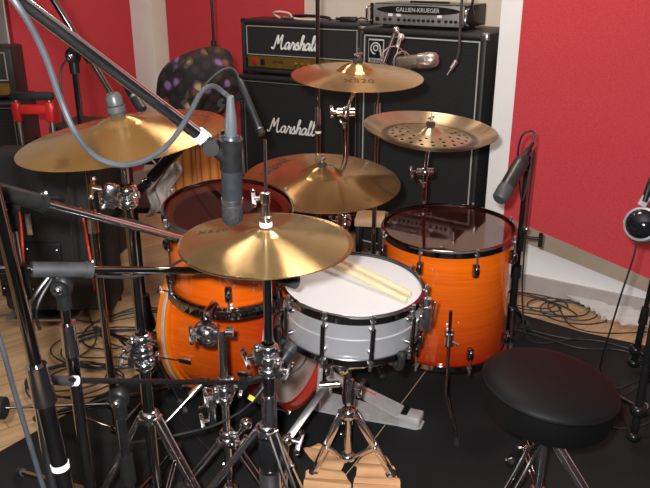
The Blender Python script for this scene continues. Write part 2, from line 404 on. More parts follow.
def cab_corners(root, w, d, h, m=None, r=.03):
    for sx in (-1, 1):
        for z in (0, 1):
            mb = MB().box((sx*(w/2-r/2+.003), r/2-.003, z*h+(r/2-.003)*(1 if z == 0 else -1)), (r, r, r), None, .008)
            mb.build('corner_guard', m or blackp, root)
# guitar cabinet with head: local x right, y back, z up
def guitar_cab(loc, rz, w, d, h, label, cast=.07, group=None):
    t = thing('guitar_cabinet', label, 'speaker cabinet', loc, (0, 0, rz), group)
    b = MB().box((0, d/2+.012, cast+h/2), (w, d-.024, h), None, .012)
    e = .022
    for sx in (-1, 1): b.box((sx*(w/2-e/2), .012, cast+h/2), (e, .03, h), None, .008)
    for z in (e/2, h-e/2): b.box((0, .012, cast+z), (w, .03, e), None, .008)
    b.build('body', tolex, t)
    MB().box((0, .009, cast+h/2), (w-.05, .006, h-.05)).build('grille', grille, t)
    frame_rect(MB(), -w/2+.032, w/2-.032, cast+.034, cast+h-.034, .004, .0035).build('piping', dpiping, t)
    xh = .038; wd = scwidth('Marshall', xh)
    script(MB(), 'Marshall', xh, -.19, 0.0, cast+h*.60, .0042).build('logo', whitel, t)
    for sx in (-1, 1):
        hm = MB().box((sx*(w/2+.003), d*.5, cast+h*.6), (.006, .20, .09), None, .01); hm.build('side_handle', blackp, t)
        for sy in (.07, d-.07):
            c = MB().cyl((sx*(w/2-.08)-.014, sy, .03), (sx*(w/2-.08)+.014, sy, .03), .03, n=20)
            c.box((sx*(w/2-.08), sy, .063), (.05, .05, .014)); c.build('caster', blackp, t)
    return t
MW = .76
mloc = PY(238, 200, 4.15); 
MR = Vector((math.cos(R(-27)), math.sin(R(-27)), 0)); MBk = Vector((-MR.y, MR.x, 0))
ml = P(238.5, 75, 4.17); mfront = Vector((ml.x, ml.y, 0))+MR*(MW/2)
guitar_cab(mfront, R(-27), MW, .36, .765, 'large black guitar speaker cabinet with white script logo, under the gold-panelled amp head', cast=.085)
ctop = .085+.765
# head
def guitar_head(loc, rz, label):
    t = thing('guitar_amp_head', label, 'amplifier', loc, (0, 0, rz)); w, d, h = .74, .22, .285; f = .012
    b = MB().box((0, d/2+.012, f+h/2), (w, d-.024, h), None, .014)
    e = .024
    for sx in (-1, 1): b.box((sx*(w/2-e/2), .012, f+h/2), (e, .034, h), None, .01)
    for z in (e/2, h-e/2): b.box((0, .012, f+z), (w, .034, e), None, .01)
    b.build('body', tolex, t)
    MB().box((0, .008, f+.17), (w-.05, .006, .185)).build('front_cloth', tolex, t)
    frame_rect(MB(), -w/2+.034, w/2-.034, f+.098, f+h-.036, .003, .0038).build('piping', piping, t)
    pn = MB().box((0, .006, f+.06), (w-.07, .008, .06)).build('control_panel', gold, t)
    mb = MB(); front_text(mb, 'JCM 800', .018, (-.14, .0012, f+.062), shear=.2); mb.build('panel_print', blackp, t)
    for i in range(8):
        x = -.03+i*.038; k = MB().cyl((x, .002, f+.06), (x, -.014, f+.06), .009, .0075, 16); k.box((x, -.0145, f+.064), (.002, .002, .008)); k.build('knob', gold if i < 6 else blackp, t)
    MB().box((-.285, -.003, f+.06), (.024, .012, .032), None, .003).build('power_switch', mat('red_switch', (.5, .01, .01), .3), t)
    MB().box((-.235, -.003, f+.06), (.024, .012, .032), None, .003).build('standby_switch', blackp, t)
    for i in range(2): MB().cyl((.285+i*.03, .002, f+.06), (.285+i*.03, -.006, f+.06), .008, n=14).build('input_jack', steel, t)
    xh = .0355; script(MB(), 'Marshall', xh, -.165, -.001, f+.135, .0050).build('logo', whitel, t)
    MB().tube(spline([(-.13, d/2, f+h), (-.11, d/2, f+h+.014), (0, d/2, f+h+.020), (.11, d/2, f+h+.014), (.13, d/2, f+h)], 5), .008, 8).build('carry_handle', blackp, t)
    for sx in (-1, 1):
        for sy in (.05, d-.05): MB().cyl((sx*.3, sy, 0), (sx*.3, sy, f+.002), .015, n=14).build('rubber_foot', rubber, t)
    cab_corners(t, w, d, h+f, blackp, .028)
    return t
head = guitar_head(mfront+MBk*.03+Vector((0, 0, ctop+.0005)), R(-27), 'black guitar amp head with gold control panel and white script logo, atop the guitar cabinet')
HT = ctop+.012+.285
# cream cable and black clip on top of the head
def onhead(x, y, z): return mfront+MBk*(.03+y)+MR*x+Vector((0, 0, HT+z))
pts = [onhead(-.16, .07, .006), onhead(-.19, .05, .03), onhead(-.15, .03, .042), onhead(-.10, .06, .034), onhead(-.06, .04, .012), onhead(0, .05, .006), onhead(.07, .06, .006)]
own(MB().tube(spline(pts, 6), .0055, 8), 'cable', noisy('cream_cable', (.62, .52, .40), (.7, .6, .5), 20, .5), 'short cream cable curled on top of the guitar amp head', 'cable')
pts = [onhead(-.115, .03, .012), onhead(-.05, .03, .012)]
own(MB().cyl(pts[0], pts[1], .009, .007, 12), 'jack_plug', steel, 'silver plug lying by the cream cable on the guitar amp head', 'plug')
t = thing('power_adapter', 'small black adapter lying at the right end of the guitar amp head top', 'adapter', onhead(.25, .08, .001), (0, 0, R(-15)))
MB().box((0, 0, .012), (.09, .045, .024), None, .006).build('body', blackp, t)
MB().tube(spline([(.04, 0, .012), (.07, 0, .02), (.10, .02, .01)], 5), .004).build('lead', cablem, t)
MB().cyl((-.045, 0, .012), (-.07, 0, .014), .008, .006, 10).build('plug', blackp, t)

# bass cabinet
def bass_cab():
    w, d, h = .655, .40, 1.12; rz = R(-34)
    rv = Vector((math.cos(rz), math.sin(rz), 0)); p = P(487.5, 33, 3.2); c = Vector((p.x, p.y, 0))-rv*(w/2)
    t = thing('bass_cabinet', 'tall black bass cabinet with pale piping and swirl badge, right of the guitar stack', 'speaker cabinet', c, (0, 0, rz))
    b = MB().box((0, d/2+.014, .03+h/2), (w, d-.028, h), None, .012); e = .024
    for sx in (-1, 1): b.box((sx*(w/2-e/2), .014, .03+h/2), (e, .034, h), None, .009)
    for z in (e/2, h-e/2): b.box((0, .014, .03+z), (w, .034, e), None, .009)
    b.build('body', tolex, t)
    MB().box((0, .010, .03+h/2), (w-.05, .006, h-.05)).build('grille', grille, t)
    frame_rect(MB(), -w/2+.034, w/2-.034, .03+.036, .03+h-.036, .005, .006).build('piping', piping, t)
    bd = MB().box((-w/2+.10, .003, h-.075), (.085, .006, .11), None, .002).build('badge', mat('badge_plate', (.45, .45, .44), .4), t)
    mb = MB(); cx, cz = -w/2+.10, h-.058
    MB().box((cx, -.0006, h-.068), (.077, .001, .082)).build('badge_field', blackp, bd)
    sw = [Vector((cx+.012*math.cos(a), -.0015, cz-.004+.012*math.sin(a))) for a in [i*.3 for i in range(22)]]; mb.tube(sw, .0032, 6)
    sw = [Vector((cx-.001+.026*math.cos(a), -.0015, cz-.006+.026*math.sin(a))) for a in [-.55+i*.2 for i in range(27)]]; mb.tube(sw, .0036, 6)
    mb.box((cx+.028, -.0015, cz-.022), (.006, .004, .030)); mb.build('swirl_logo', greyl, bd)
    mb = MB(); front_text(mb, 'Ampeg', .022, (cx, -.0008, h-.119)); mb.build('badge_name', blackp, bd)
    cab_corners(t, w, d, h+.03, steel, .034)
    for sx in (-1, 1):
        MB().box((sx*(w/2+.004), d*.5, h*.62), (.008, .22, .10), None, .012).build('side_handle', blackp, t)
        for sy in (.06, d-.06): MB().cyl((sx*.26, sy, 0), (sx*.26, sy, .032), .02, n=12).build('rubber_foot', rubber, t)
    return c, rz, w, h+.03
bc, brz, bwid, bh = bass_cab()
def bass_head():
    rv = Vector((math.cos(brz), math.sin(brz), 0)); bk = Vector((-rv.y, rv.x, 0))
    w, d, h = .485, .26, .098
    t = thing('bass_amp_head', 'compact silver and black bass amplifier head with a row of knobs, on the bass cabinet', 'amplifier', bc+bk*.05-rv*.040+Vector((0, 0, bh+.0005)), (0, 0, brz+R(2)))
    f = .012
    b = MB().box((0, d/2+.006, f+h/2), (w-.02, d-.01, h), None, .004); b.build('body', blackm, t)
    pn = MB().box((0, .002, f+h/2), (w-.03, .008, h-.008), None, .002).build('front_panel', silverp, t)
    # pointed oval black name strip
    prof = [Vector((x*.215, -.0022, f+.071+s*.019*max(0, 1-abs(x)**3)**.7)) for s, xs in ((1, [i/12 for i in range(-12, 13)]), (-1, [i/12 for i in range(11, -12, -1)])) for x in xs]
    MB().prism(prof, (0, -1, 0), .0015).build('name_strip', blackp, t)
    mb = MB(); front_text(mb, 'GALLIEN-KRUEGER', .027, (.0, -.0042, f+.071), sx=.95); mb.build('name_lettering', greyl, t)
    for i, x in enumerate([-.205, -.165, -.138, -.092, -.062, -.038, -.014, .010, .034, .058, .082, .112, .146, .170, .193]):
        r_ = .010 if i in (0,) else .0072
        MB().cyl((x, -.002, f+.027), (x, -.014, f+.027), r_, r_*.85, 14).build('knob', blackp, t)
    for x in (-.138, -.095, .112): MB().box((x, -.0035, f+.047), (.022, .003, .012)).build('label_tape', whitep, t)
    for sx in (-1, 1):
        MB().box((sx*(w/2-.004), 0, f+h/2), (.014, .014, h), None, .003).build('rack_ear', blackm, t)
        MB().tube(spline([(sx*(w/2+.004), .0, f+.014), (sx*(w/2+.006), -.032, f+.020), (sx*(w/2+.006), -.034, f+h/2), (sx*(w/2+.006), -.032, f+h-.020), (sx*(w/2+.004), .0, f+h-.014)], 5), .005, 8).build('front_handle', chrome, t)
        for sy in (.05, d-.05): MB().cyl((sx*.19, sy, 0), (sx*.19, sy, f+.002), .013, n=12).build('rubber_foot', rubber, t)
    mb = MB().box((0, d*.5, f+h+.004), (.20, .02, .008), None, .003); mb.build('top_handle', blackp, t)
bass_head()

# left edge amp stack
lp = P(2, 60, 5.0)
lrz = R(6)
lc = Vector((PY(13, 90, 3.85).x-.385, 3.86, 0))
guitar_cab(lc, lrz, .76, .36, .735, 'black guitar cabinet with white script logo, cut off at the left edge of the photo', cast=.02)
t2 = thing('guitar_amp_head', 'black amp head with gold strip at the upper left edge, on the half-hidden cabinet', 'amplifier', lc+Vector((0, .03, .02+.735+.001)), (0, 0, lrz))
MB().box((0, .12, .14), (.74, .22, .26), None, .012).build('body', tolex, t2)
MB().box((0, .004, .06), (.68, .012, .06)).build('control_panel', gold, t2)
frame_rect(MB(), -.335, .335, .105, .245, .006, .006).build('piping', piping, t2)

# ================================================================== DRUM KIT
# generic drum, local z = axis, z=0 centre of shell
def hoop_prof(r, z, up=1):      # flanged metal hoop around head edge
    return [(r+.001, z-up*.012), (r+.006, z-up*.012), (r+.006, z+up*.006), (r+.002, z+up*.010), (r-.002, z+up*.011), (r-.001, z+up*.008), (r+.002, z+up*.004), (r+.001, z)]
def lug_box(mb, r, z, a):
    c, s = math.cos(a), math.sin(a); M = Matrix.Rotation(a, 3, 'Z')
    mb.box((c*(r+.009), s*(r+.009), z), (.018, .020, .044), M, .005); mb.ball((c*(r+.016), s*(r+.016), z), .0115, 12, (.9, .9, 1.5))
def drum(name, label, cat, r, h, loc, rot, nl, smat, heads=(CLEAR, CLEAR), lugs='box', hoop=bnick, a0=0., inner=None):
    t = thing(name, label, cat, loc, rot); th = .007
    MB().lathe([(r, -h/2), (r, h/2), (r-.003, h/2+.001), (r-th, h/2), (r-th, -h/2)], n=72, closed=True).build('shell', smat, t)
    MB().lathe([(r-.0005, h/2+.0005), (r-.003, h/2+.0018), (r-th-.014, h/2-.010), (r-th-.014, h/2-.014)], n=72).build('bearing_edge', noisy('pale_maple', (.72, .48, .28), (.8, .56, .34), 12, .45), t)
    if inner: MB().lathe([(r-th-.0006, -h/2+.002), (r-th-.0006, h/2-.004)], n=72).build('inner_shell', inner, t)
    for sgn, nm, hm in ((1, 'top_head', heads[0]), (-1, 'bottom_head', heads[1])):
        z = sgn*(h/2+.0030)
        MB().lathe([(.0001, z), (r*.5, z), (r-.006, z), (r, z-sgn*.002), (r+.004, z-sgn*.006)], n=72).build(nm, hm, t, ang=9)
        MB().lathe(hoop_prof(r+.004, sgn*(h/2), sgn), n=72, closed=True).build(nm.split('_')[0]+'_hoop', hoop, t)
    for i in range(nl):
        a = a0+2*PI*i/nl; c, s = math.cos(a), math.sin(a)
        tops = [h/2-.055, -h/2+.055] if lugs == 'box' else [0]
        for z in tops:
            mb = MB()
            if lugs == 'box': lug_box(mb, r, z, a)
            else:
                ln = h*.34
                mb.cyl((c*(r+.018), s*(r+.018), -ln), (c*(r+.018), s*(r+.018), ln), .0062, n=12)
                for q in (-ln*.75, ln*.75): mb.cyl((c*r, s*r, q), (c*(r+.018), s*(r+.018), q), .006, n=10)
            lg = mb.build('lug', dchrome if lugs != 'box' else bnick, t)
            for sgn in ((1,) if z > 0 else (-1,)) if lugs == 'box' else (1, -1):
                rr = r+.016 if lugs == 'box' else r+.018
                rb = MB().cyl((c*rr, s*rr, z+sgn*.015), (c*(r+.014), s*(r+.014), sgn*(h/2+.004)), .003, n=8)
                rb.cyl((c*(r+.014), s*(r+.014), sgn*(h/2+.004)), (c*(r+.014), s*(r+.014), sgn*(h/2+.016)), .0048, n=8)
                rb.box((c*(r+.011), s*(r+.011), sgn*(h/2-.004)), (.012, .014, .008), Matrix.Rotation(a, 3, 'Z'), .002)
                rb.build('tension_rod', steel, lg)
    return t
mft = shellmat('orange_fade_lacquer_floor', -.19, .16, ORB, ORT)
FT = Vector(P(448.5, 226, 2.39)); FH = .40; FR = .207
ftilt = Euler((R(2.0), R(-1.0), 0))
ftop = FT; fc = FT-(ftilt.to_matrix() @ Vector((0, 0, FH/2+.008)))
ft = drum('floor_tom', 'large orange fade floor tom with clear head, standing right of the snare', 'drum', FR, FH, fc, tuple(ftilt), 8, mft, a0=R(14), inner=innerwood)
# legs of floor tom
fm = Matrix.Translation(fc) @ ftilt.to_matrix().to_4x4()
def ftleg(a, foot=None):
    c, s = math.cos(a), math.sin(a); rr = FR+.028
    bz = -.075
    mb = MB().box((c*(FR+.014), s*(FR+.014), bz), (.030, .030, .060), Matrix.Rotation(a, 3, 'Z'), .006)
    mb.cyl((c*rr, s*rr, bz-.02), (c*rr, s*rr, bz+.02), .012, n=12)
    tn = Matrix.Rotation(a, 3, 'Z') @ Vector((0, 1, 0))
    mb.cyl(Vector((c*rr, s*rr, bz-.005)), Vector((c*(rr+.012), s*(rr+.012), bz-.012))+tn*.03, .004, n=8)
    bk = mb.build('leg_bracket', chrome, ft)
    zf = -(fc.z-RUG-.012)+.0
    kn = zf+.13
    pts = [Vector((c*rr, s*rr, bz+.10)), Vector((c*rr, s*rr, kn+.02)), Vector((c*(rr+.012), s*(rr+.012), kn))+tn*.006, Vector((c*(rr+.055), s*(rr+.055), zf+.02))+tn*.036]
    lg = MB().tube(pts, .0052, 10).build('leg', dchrome, ft)
    MB().lathe([(.0001, -.012), (.014, -.012), (.013, .0), (.009, .02), (.0001, .02)], Vector((c*(rr+.056), s*(rr+.056), zf+.0))+tn*.037, n=14).build('rubber_foot', rubber, lg)
for a in (R(-95), R(20), R(145)): ftleg(a)

# snare
SD = 1.95; ST = P(353, 282, SD); SH = .125; SR = .180
stilt = Euler((R(3.5), R(2.0), 0)); sc = ST-(stilt.to_matrix() @ Vector((0, 0, SH/2+.008)))
alu = mat('brushed_aluminium_shell', (.76, .77, .80), .30, .68)
t = N(alu, 'ShaderNodeTexCoord'); mp = N(alu, 'ShaderNodeMapping'); mp.inputs['Scale'].default_value = (1, 1, 180); L(alu, t.outputs['Object'], mp.inputs[0])
nn = noise(alu, 3, 3, vec=mp.outputs[0]); bump(alu, nn.outputs[0], .15, .0006)
snh = snarehead()
sn = drum('snare_drum', 'silver metal snare drum with white coated head, in the centre foreground', 'drum', SR, SH, sc, tuple(stilt), 10, alu, heads=(snh, CLEAR), lugs='tube', a0=R(-5))
MB().lathe([(SR, -.004), (SR+.003, -.002), (SR+.003, .002), (SR, .004)], n=72).build('centre_bead', alu, sn)
a = R(-14); M3 = Matrix.Rotation(a, 3, 'Z')
mb = MB().box(M3 @ Vector((SR+.018, 0, .0)), (.026, .030, .07), M3, .004); mb.bar(M3 @ Vector((SR+.034, 0, -.02)), M3 @ Vector((SR+.040, 0, .05)), .014, .005, M3 @ Vector((0, 1, 0)))
mb.cyl(M3 @ Vector((SR+.02, 0, .035)), M3 @ Vector((SR+.02, 0, .055)), .009, n=12); mb.build('strainer', chrome, sn)
mb = MB().box(M3 @ Vector((SR+.006, .0, -SH/2-.002)), (.020, .045, .030), M3, .004); mb.build('snare_clamp', dchrome, sn)
for k in range(12):
    pass
mb = MB()
for k in range(-9, 10):
    pts = [M3 @ Vector((x, k*.0022, -SH/2-.004)) for x in (-.15, 0, .15)]; mb.tube(pts, .0008, 4)
mb.build('snare_wires', steel, sn)
# drumsticks on the snare head
sm = Matrix.Translation(sc) @ stilt.to_matrix().to_4x4()
stickm = noisy('hickory', (.72, .52, .28), (.80, .60, .35), 14, .45)
spn = sm.to_3x3() @ Vector((0, 0, 1)); sp0 = sm @ Vector((0, 0, SH/2+.0022))
for (u0, v0, u1, v1, lab) in ((411, 297.5, 327, 262, 'upper of two wooden drumsticks lying side by side on the snare head'), (407, 303.5, 323, 268, 'lower of two wooden drumsticks lying side by side on the snare head, nearer the camera')):
    a = PL(u0, v0, sp0, spn)+spn*.0085; b = PL(u1, v1, sp0, spn)+spn*.0085; d = (b-a).normalized(); ln = .40
    # butt end right, tip left; the left part rests on the hoop
    e = a+d*ln+spn*.028
    ax = (e-a)
    prof = [(.0001, 0), (.006, .002), (.0074, .008), (.0074, .27), (.0045, .375), (.003, .385), (.0045, .393), (.0035, .403), (.0001, .407)]
    tt = thing('drumstick', lab, 'drumstick', a, (0, 0, 0), 'drumsticks on the snare')
    COL.objects.unlink(tt); bpy.data.objects.remove(tt)
    mb = MB().lathe(prof, (0, 0, 0), ax, 14); o = mb.build('drumstick', stickm); o.location = a; tag(o, lab, 'drumstick', 'drumsticks on the snare')

# rack tom
RT = P(228, 206, 1.99); RH = .215; RR = .168
rtilt = Euler((R(8.5), R(1.5), 0)); rc = RT-(rtilt.to_matrix() @ Vector((0, 0, RH/2+.008)))
mrt = shellmat('orange_fade_lacquer_rack', -.12, .06, (.78, .12, .004), ORT)
rt = drum('rack_tom', 'small orange rack tom with clear head, mounted behind and below the hi-hat', 'drum', RR, RH, rc, tuple(rtilt), 6, mrt, a0=R(35), inner=innerwood)

# bass drum
BA = Vector((math.cos(R(-23)), math.sin(R(-23)), 0)); BBt = Vector((-.05, 2.235, .292+RUG)); BL = .34; BR = .275
bcn = BBt-BA*(BL/2+.04)
mbd = shellmat('orange_fade_lacquer_bass', -.17, .17, (.88, .155, .006), (.50, .05, .003), 'X')
bd = thing('bass_drum', 'big orange bass drum on its side under the rack tom, white head facing right', 'drum', bcn, (0, 0, R(-23)))
ax = (1, 0, 0)
def blathe(prof, n=72, closed=False):
    mb = MB(); vs = []; k = len(prof)
    for i in range(n):
        a = 2*PI*i/n
        for r_, h_ in prof: vs.append((h_, r_*math.cos(a), r_*math.sin(a)))
    fs = [[i*k+q, ((i+1) % n)*k+q, ((i+1) % n)*k+(q+1) % k, i*k+(q+1) % k] for i in range(n) for q in range(k if closed else k-1)]
    return mb.add(vs, fs)
blathe([(BR, -BL/2), (BR, BL/2), (BR-.008, BL/2), (BR-.008, -BL/2)], closed=True).build('shell', mbd, bd)
blathe([(BR-.009, -BL/2+.002), (BR-.009, BL/2-.002)]).build('inner_shell', innerwood, bd)
bheadm = noisy('worn_white_head', (.62, .55, .46), (.70, .64, .56), 6, .35)
clearish = CLEAR
hoopm = mat('orange_hoop', (.85, .20, .008), .2, 0, .5, Coat_Weight=.8)
hoopr = mat('red_hoop', (.50, .03, .01), .2, 0, .5, Coat_Weight=.8)
inlay = noisy('silver_inlay', (.5, .5, .5), (.62, .62, .62), 30, .35, metal=.3)
for sgn, nm, hm, hh in ((1, 'batter_head', bheadm, hoopr), (-1, 'front_head', noisy('black_head', (.02, .02, .02), (.03, .03, .03), 5, .3), hoopm)):
    x = sgn*(BL/2+.002)
    h_ = blathe([(.0001, x), (BR*.6, x), (BR-.004, x), (BR+.003, x-sgn*.008)]).build(nm, hm, bd)
    hp = blathe([(BR+.003, x-sgn*.010), (BR+.016, x-sgn*.010), (BR+.016, x+sgn*.032), (BR+.003, x+sgn*.032)], closed=True).build(nm.split('_')[0]+'_hoop', hh, bd)
    blathe([(BR+.0163, x+sgn*.004), (BR+.0172, x+sgn*.005), (BR+.0172, x+sgn*.014), (BR+.0163, x+sgn*.015)], closed=True).build('hoop_inlay', inlay, hp)
    if sgn == 1:
        mb = MB()
        for rr_ in (.135, .142): mb.tube([Vector((x+.0012, rr_*math.cos(a)+.0, rr_*math.sin(a)-.03)) for a in [i*2*PI/48 for i in range(49)]], .0012, 5)
        mb.build('head_ring', blackp, h_)
        mb = MB()
        pts = []
        for i in range(14):
            a = 2*PI*i/14; rr_ = .052*(1+.25*math.sin(3*a+1)); pts.append(Vector((x+.0008, -.03+rr_*math.cos(a), -.02+rr_*math.sin(a)*.8)))
        mb.prism(pts, (1, 0, 0), .0006).build('worn_patch', noisy('yellowed_patch', (.62, .42, .22), (.45, .25, .35), 18, .5), h_)
for i in range(8):
    a = 2*PI*i/8+R(12); c, s = math.cos(a), math.sin(a); Mx = Matrix.Rotation(a, 3, 'X')
    for x in (-BL/2+.06, BL/2-.06):
        sg = 1 if x > 0 else -1
        lg = MB().box(Mx @ Vector((0, BR+.009, 0))+Vector((x, 0, 0)), (.05, .018, .022), Mx, .005).build('lug', chrome, bd)
        p0 = Mx @ Vector((x, BR+.014, 0)); p1 = Mx @ Vector((sg*(BL/2+.036), BR+.022, 0))
        mb = MB().cyl(p0, p1, .0035, n=8); mb.box(p1, (.012, .018, .026), Mx, .003); mb.build('claw', chrome, lg)
# spurs of the bass drum
for sy in (-1, 1):
    if sy == 1:
        p0 = Vector((-.07, BR*.80, -BR*.55)); p1 = Vector((-.13, BR+.16, -bcn.z+.016+RUG))
    else:
        p0 = Vector((-.07, -BR*.80, -BR*.55)); p1 = Vector((-.16, -BR-.11, -bcn.z+.016+RUG))
    mb = MB().ball(p0, .030, 16, (1, .6, 1)); mb.cyl(p0, p0+(p1-p0)*.35, .014, n=12); mb.cyl(p0+(p1-p0)*.3, p1, .007, n=10)
    mb.cyl(p0+Vector((.0, sy*.02, 0)), p0+Vector((.035, sy*.045, .03)), .004, n=8)
    sp_ = mb.build('spur', chrome, bd)
    MB().ball(p1, .014, 10).build('rubber_foot', rubber, sp_)

# ------------------------------------------------------------------ cymbals
def cprof(R_, bell=.055, bh=.024, bow=.028, lip=None):
    n_ = 22; out = []
    for i in range(n_+1):
        r_ = .006+(R_-.006)*i/n_
        out.append((r_, cymz(r_, R_, bell, bh, bow, lip)))
    return out
def cymz(r_, R_, bell, bh, bow, lip):
    z = -bow*((max(0, r_-bell*.6))/(R_-bell*.6))**1.25
    if r_ < bell: z += bh*(1-(r_/bell)**2)**.8
    if lip and r_ > lip: q = (r_-lip)/(R_-lip); z += (q**1.2)*.040
    return z
def cymbal(name, label, R_, loc, rot, m, bell=.055, bh=.022, bow=.026, lip=None, texts=(), group=None):
    pr = cprof(R_, bell, bh, bow, lip); th = .0012
    prof = pr+[(r_, z-th) for r_, z in reversed(pr)]
    mb = MB().lathe(prof, n=96, closed=True); o = mb.build(name, m, ang=60); o.location = loc; o.rotation_euler = rot; tag(o, label, 'cymbal', group)
    for (txt, size, rad, ang, rotz, nm) in texts:
        vs, fs = textmesh(txt, size, .0)
        cr, sr = math.cos(rotz), math.sin(rotz); cx, cy = rad*math.cos(ang), rad*math.sin(ang); q = []
        for v in vs:
            x = cx+v[0]*cr-v[1]*sr; y = cy+v[0]*sr+v[1]*cr; r_ = math.hypot(x, y)
            q.append((x, y, cymz(r_, R_, bell, bh, bow, lip)+.0007))
        MB().add(q, fs).build(nm, mat('cymbal_ink', (.03, .025, .02), .5), o)
    return o
brass = cymmat('bronze_warm', (.46, .25, .07), (.62, .36, .115), .18)
brassd = cymmat('bronze_brown', (.36, .24, .10), (.48, .33, .145), .19)
brassr = cymmat('bronze_ride', (.40, .22, .085), (.52, .31, .125), .19)
chinam = cymmat('bronze_perforated', (.42, .30, .18), (.54, .40, .26), .3, holes=True)

HC = P(266.5, 243, 1.51)
hrot = (R(1.2), R(.8), R(15))
HHR = .178
cymbal('hi_hat_cymbal', 'top hi-hat cymbal, brown bronze with black lettering, nearest the camera', HHR, HC+Vector((0, 0, .026)), hrot, brassd, .034, .008, .024,
       texts=(('XS20', .030, .115, R(167-15), R(-1-15), 'size_lettering'),), group='hi-hat pair')
bh_ = cymbal('hi_hat_cymbal', 'bottom hi-hat cymbal, its edge just showing beneath the top one', HHR, HC+Vector((0, 0, -.024)), (R(1.2)+PI, R(-.8), R(15)), brassd, .034, .008, .024, group='hi-hat pair')
LC = P(119, 121, 1.45)
lcy = cymbal('crash_cymbal', 'bronze crash cymbal at left, largest in view, under the grey cable', .205, LC, (R(3.0), R(-6.5), R(0)), brass, .045, .011, .032,
       texts=(('SABIAN', .026, .14, R(28), R(0), 'brand_lettering'),))
RDC = P(322, 173, 2.36)
ridec = cymbal('ride_cymbal', 'wide bronze ride cymbal between the rack tom and floor tom', .252, RDC, (R(6), R(1.5), R(0)), brassr, .062, .026, .026,
       texts=(('SABIAN', .050, .175, R(150), R(65), 'brand_lettering'),))
UC = P(357.5, 69.5, 2.24)
cymbal('crash_cymbal', 'upper bronze crash cymbal in front of the guitar amp stack', .201, UC, (R(4.5), R(1.5), R(0)), brassr, .056, .024, .020,
       texts=(('XS20', .042, .115, R(-90), R(0), 'size_lettering'),))
CHC = P(430, 131, 2.5)
cymbal('china_cymbal', 'perforated cymbal with upturned rim, above the floor tom by the bass cabinet', .227, CHC, (R(4.5), R(2), R(20)), chinam, .040, .018, .030, .168)

# ------------------------------------------------------------------ stands
def pole_ring(mb, c, r, h): return mb.lathe([(r*.7, -h/2), (r, -h/2+.002), (r, h/2-.002), (r*.7, h/2)], c, n=20)
def wing(mb, c, d, s=.016):
    c = Vector(c); d = Vector(d).normalized(); x = d.orthogonal().normalized()
    mb.cyl(c, c+d*s, s*.35, n=10); mb.bar(c+d*s+x*s*1.1, c+d*s-x*s*1.1, s*.6, s*.25, d); mb.ball(c+d*s+x*s*1.1, s*.36, 8); mb.ball(c+d*s-x*s*1.1, s*.36, 8)
    return mb
def clamp_collar(root, c, r, m=None, side=(1, -.3, 0)):
    c = Vector(c); mb = MB(); s = Vector(side).normalized()
    bar_ = [(r+.009*math.sin(PI*q/8), z0_-.012*math.cos(PI*q/8)) for z0_ in (-.013, .013) for q in range(9)]
    mb.lathe(bar_, c, n=24)
    mb.ball(c+s*(r+.012)+Vector((0, 0, .022)), .008, 12); mb.ball(c-s*(r+.004), .010, 12)
    mb.box(c+s*(r+.010), (.024, .022, .036), Matrix.Rotation(math.atan2(s.y, s.x), 3, 'Z'), .004); wing(mb, c+s*(r+.02), s, .018)
    return mb.build('clamp', m or chrome, root, world=True)
def tripod(root, bx, by, zh, zl, feet, m, style='double', zfoot=RUG, w=.016):
    """feet: list of (x,y) floor points"""
    mb = MB().lathe([(.012+.013*math.sin(PI*q/8), -.018*math.cos(PI*q/8)) for q in range(9)], (bx, by, zh), n=22)
    mb.build('leg_hub', m, root, world=True)
    MB().lathe([(.011+.012*math.sin(PI*q/8), -.015*math.cos(PI*q/8)) for q in range(9)], (bx, by, zl), n=22).build('brace_hub', m, root, world=True)
    for fx, fy in feet:
        d = Vector((fx-bx, fy-by, 0)); ln = d.length; d.normalize(); s = Vector((-d.y, d.x, 0))
        top = Vector((bx, by, zh))+d*.022; ft_ = Vector((fx, fy, zfoot+.014)); md = top.lerp(ft_, .55); lo = Vector((bx, by, zl))+d*.020
        mb = MB()
        if style == 'double':
            for q in (-1, 1): mb.bar(top+s*q*w*.55, ft_+s*q*w*.55, .004, w*.7, s)
            for q in (-1, 1): mb.bar(lo+s*q*w*.25, md+s*q*w*.25, .003, w*.5, s)
            mb.cyl(md-s*w*.9, md+s*w*.9, .006, n=10); mb.cyl(ft_-s*w*.9, ft_+s*w*.9, .007, n=10); mb.cyl(top-s*w*.9, top+s*w*.9, .006, n=10)
        else:
            mb.cyl(top, ft_, .0085, n=12); mb.bar(lo, md, .010, .003, s)
        lg = mb.build('leg', m, root, world=True)
        f = MB()
        dd = (ft_-top).normalized()
        if style == 'double': f.ball(ft_, .0145, 12, (1.2, 1.2, .95))
        else: f.cyl(ft_-dd*.045, ft_-dd*.0, .0115, n=12); f.ball(ft_, .0125, 10)
        fo = f.build('rubber_foot', rubber if style == 'double' else greyrub, lg, world=False)
        for v in fo.data.vertices: v.co -= root.location
def felt_nut(root, c, tiltv=(0, 0, 1), big=False):
    c = Vector(c); tv = Vector(tiltv)
    MB().lathe([(.0001, .0), (.015, .0), (.016, .005), (.015, .011), (.0001, .011)], c, tv, 18).build('felt_washer', felt, root, world=True)
    if big:
        mb = MB().lathe([(.0001, .010), (.0185, .010), (.0185, .022), (.0001, .024)], c, tv, 22)
        mb.lathe([(.013, .022), (.0165, .024), (.0165, .038), (.012, .046), (.006, .048), (.0001, .048)], c, tv, 14)
        mb.build('quick_nut', noisy('grey_nut', (.045, .047, .05), (.07, .072, .075), 30, .35), root, world=True)
    else:
        mb = MB().cyl(c+tv*.010, c+tv*.022, .007, n=12); wing(mb, c+tv*.014, tv, .012); mb.cyl(c, c+tv*.042, .003, n=8); mb.build('wing_nut', chrome, root, world=True)

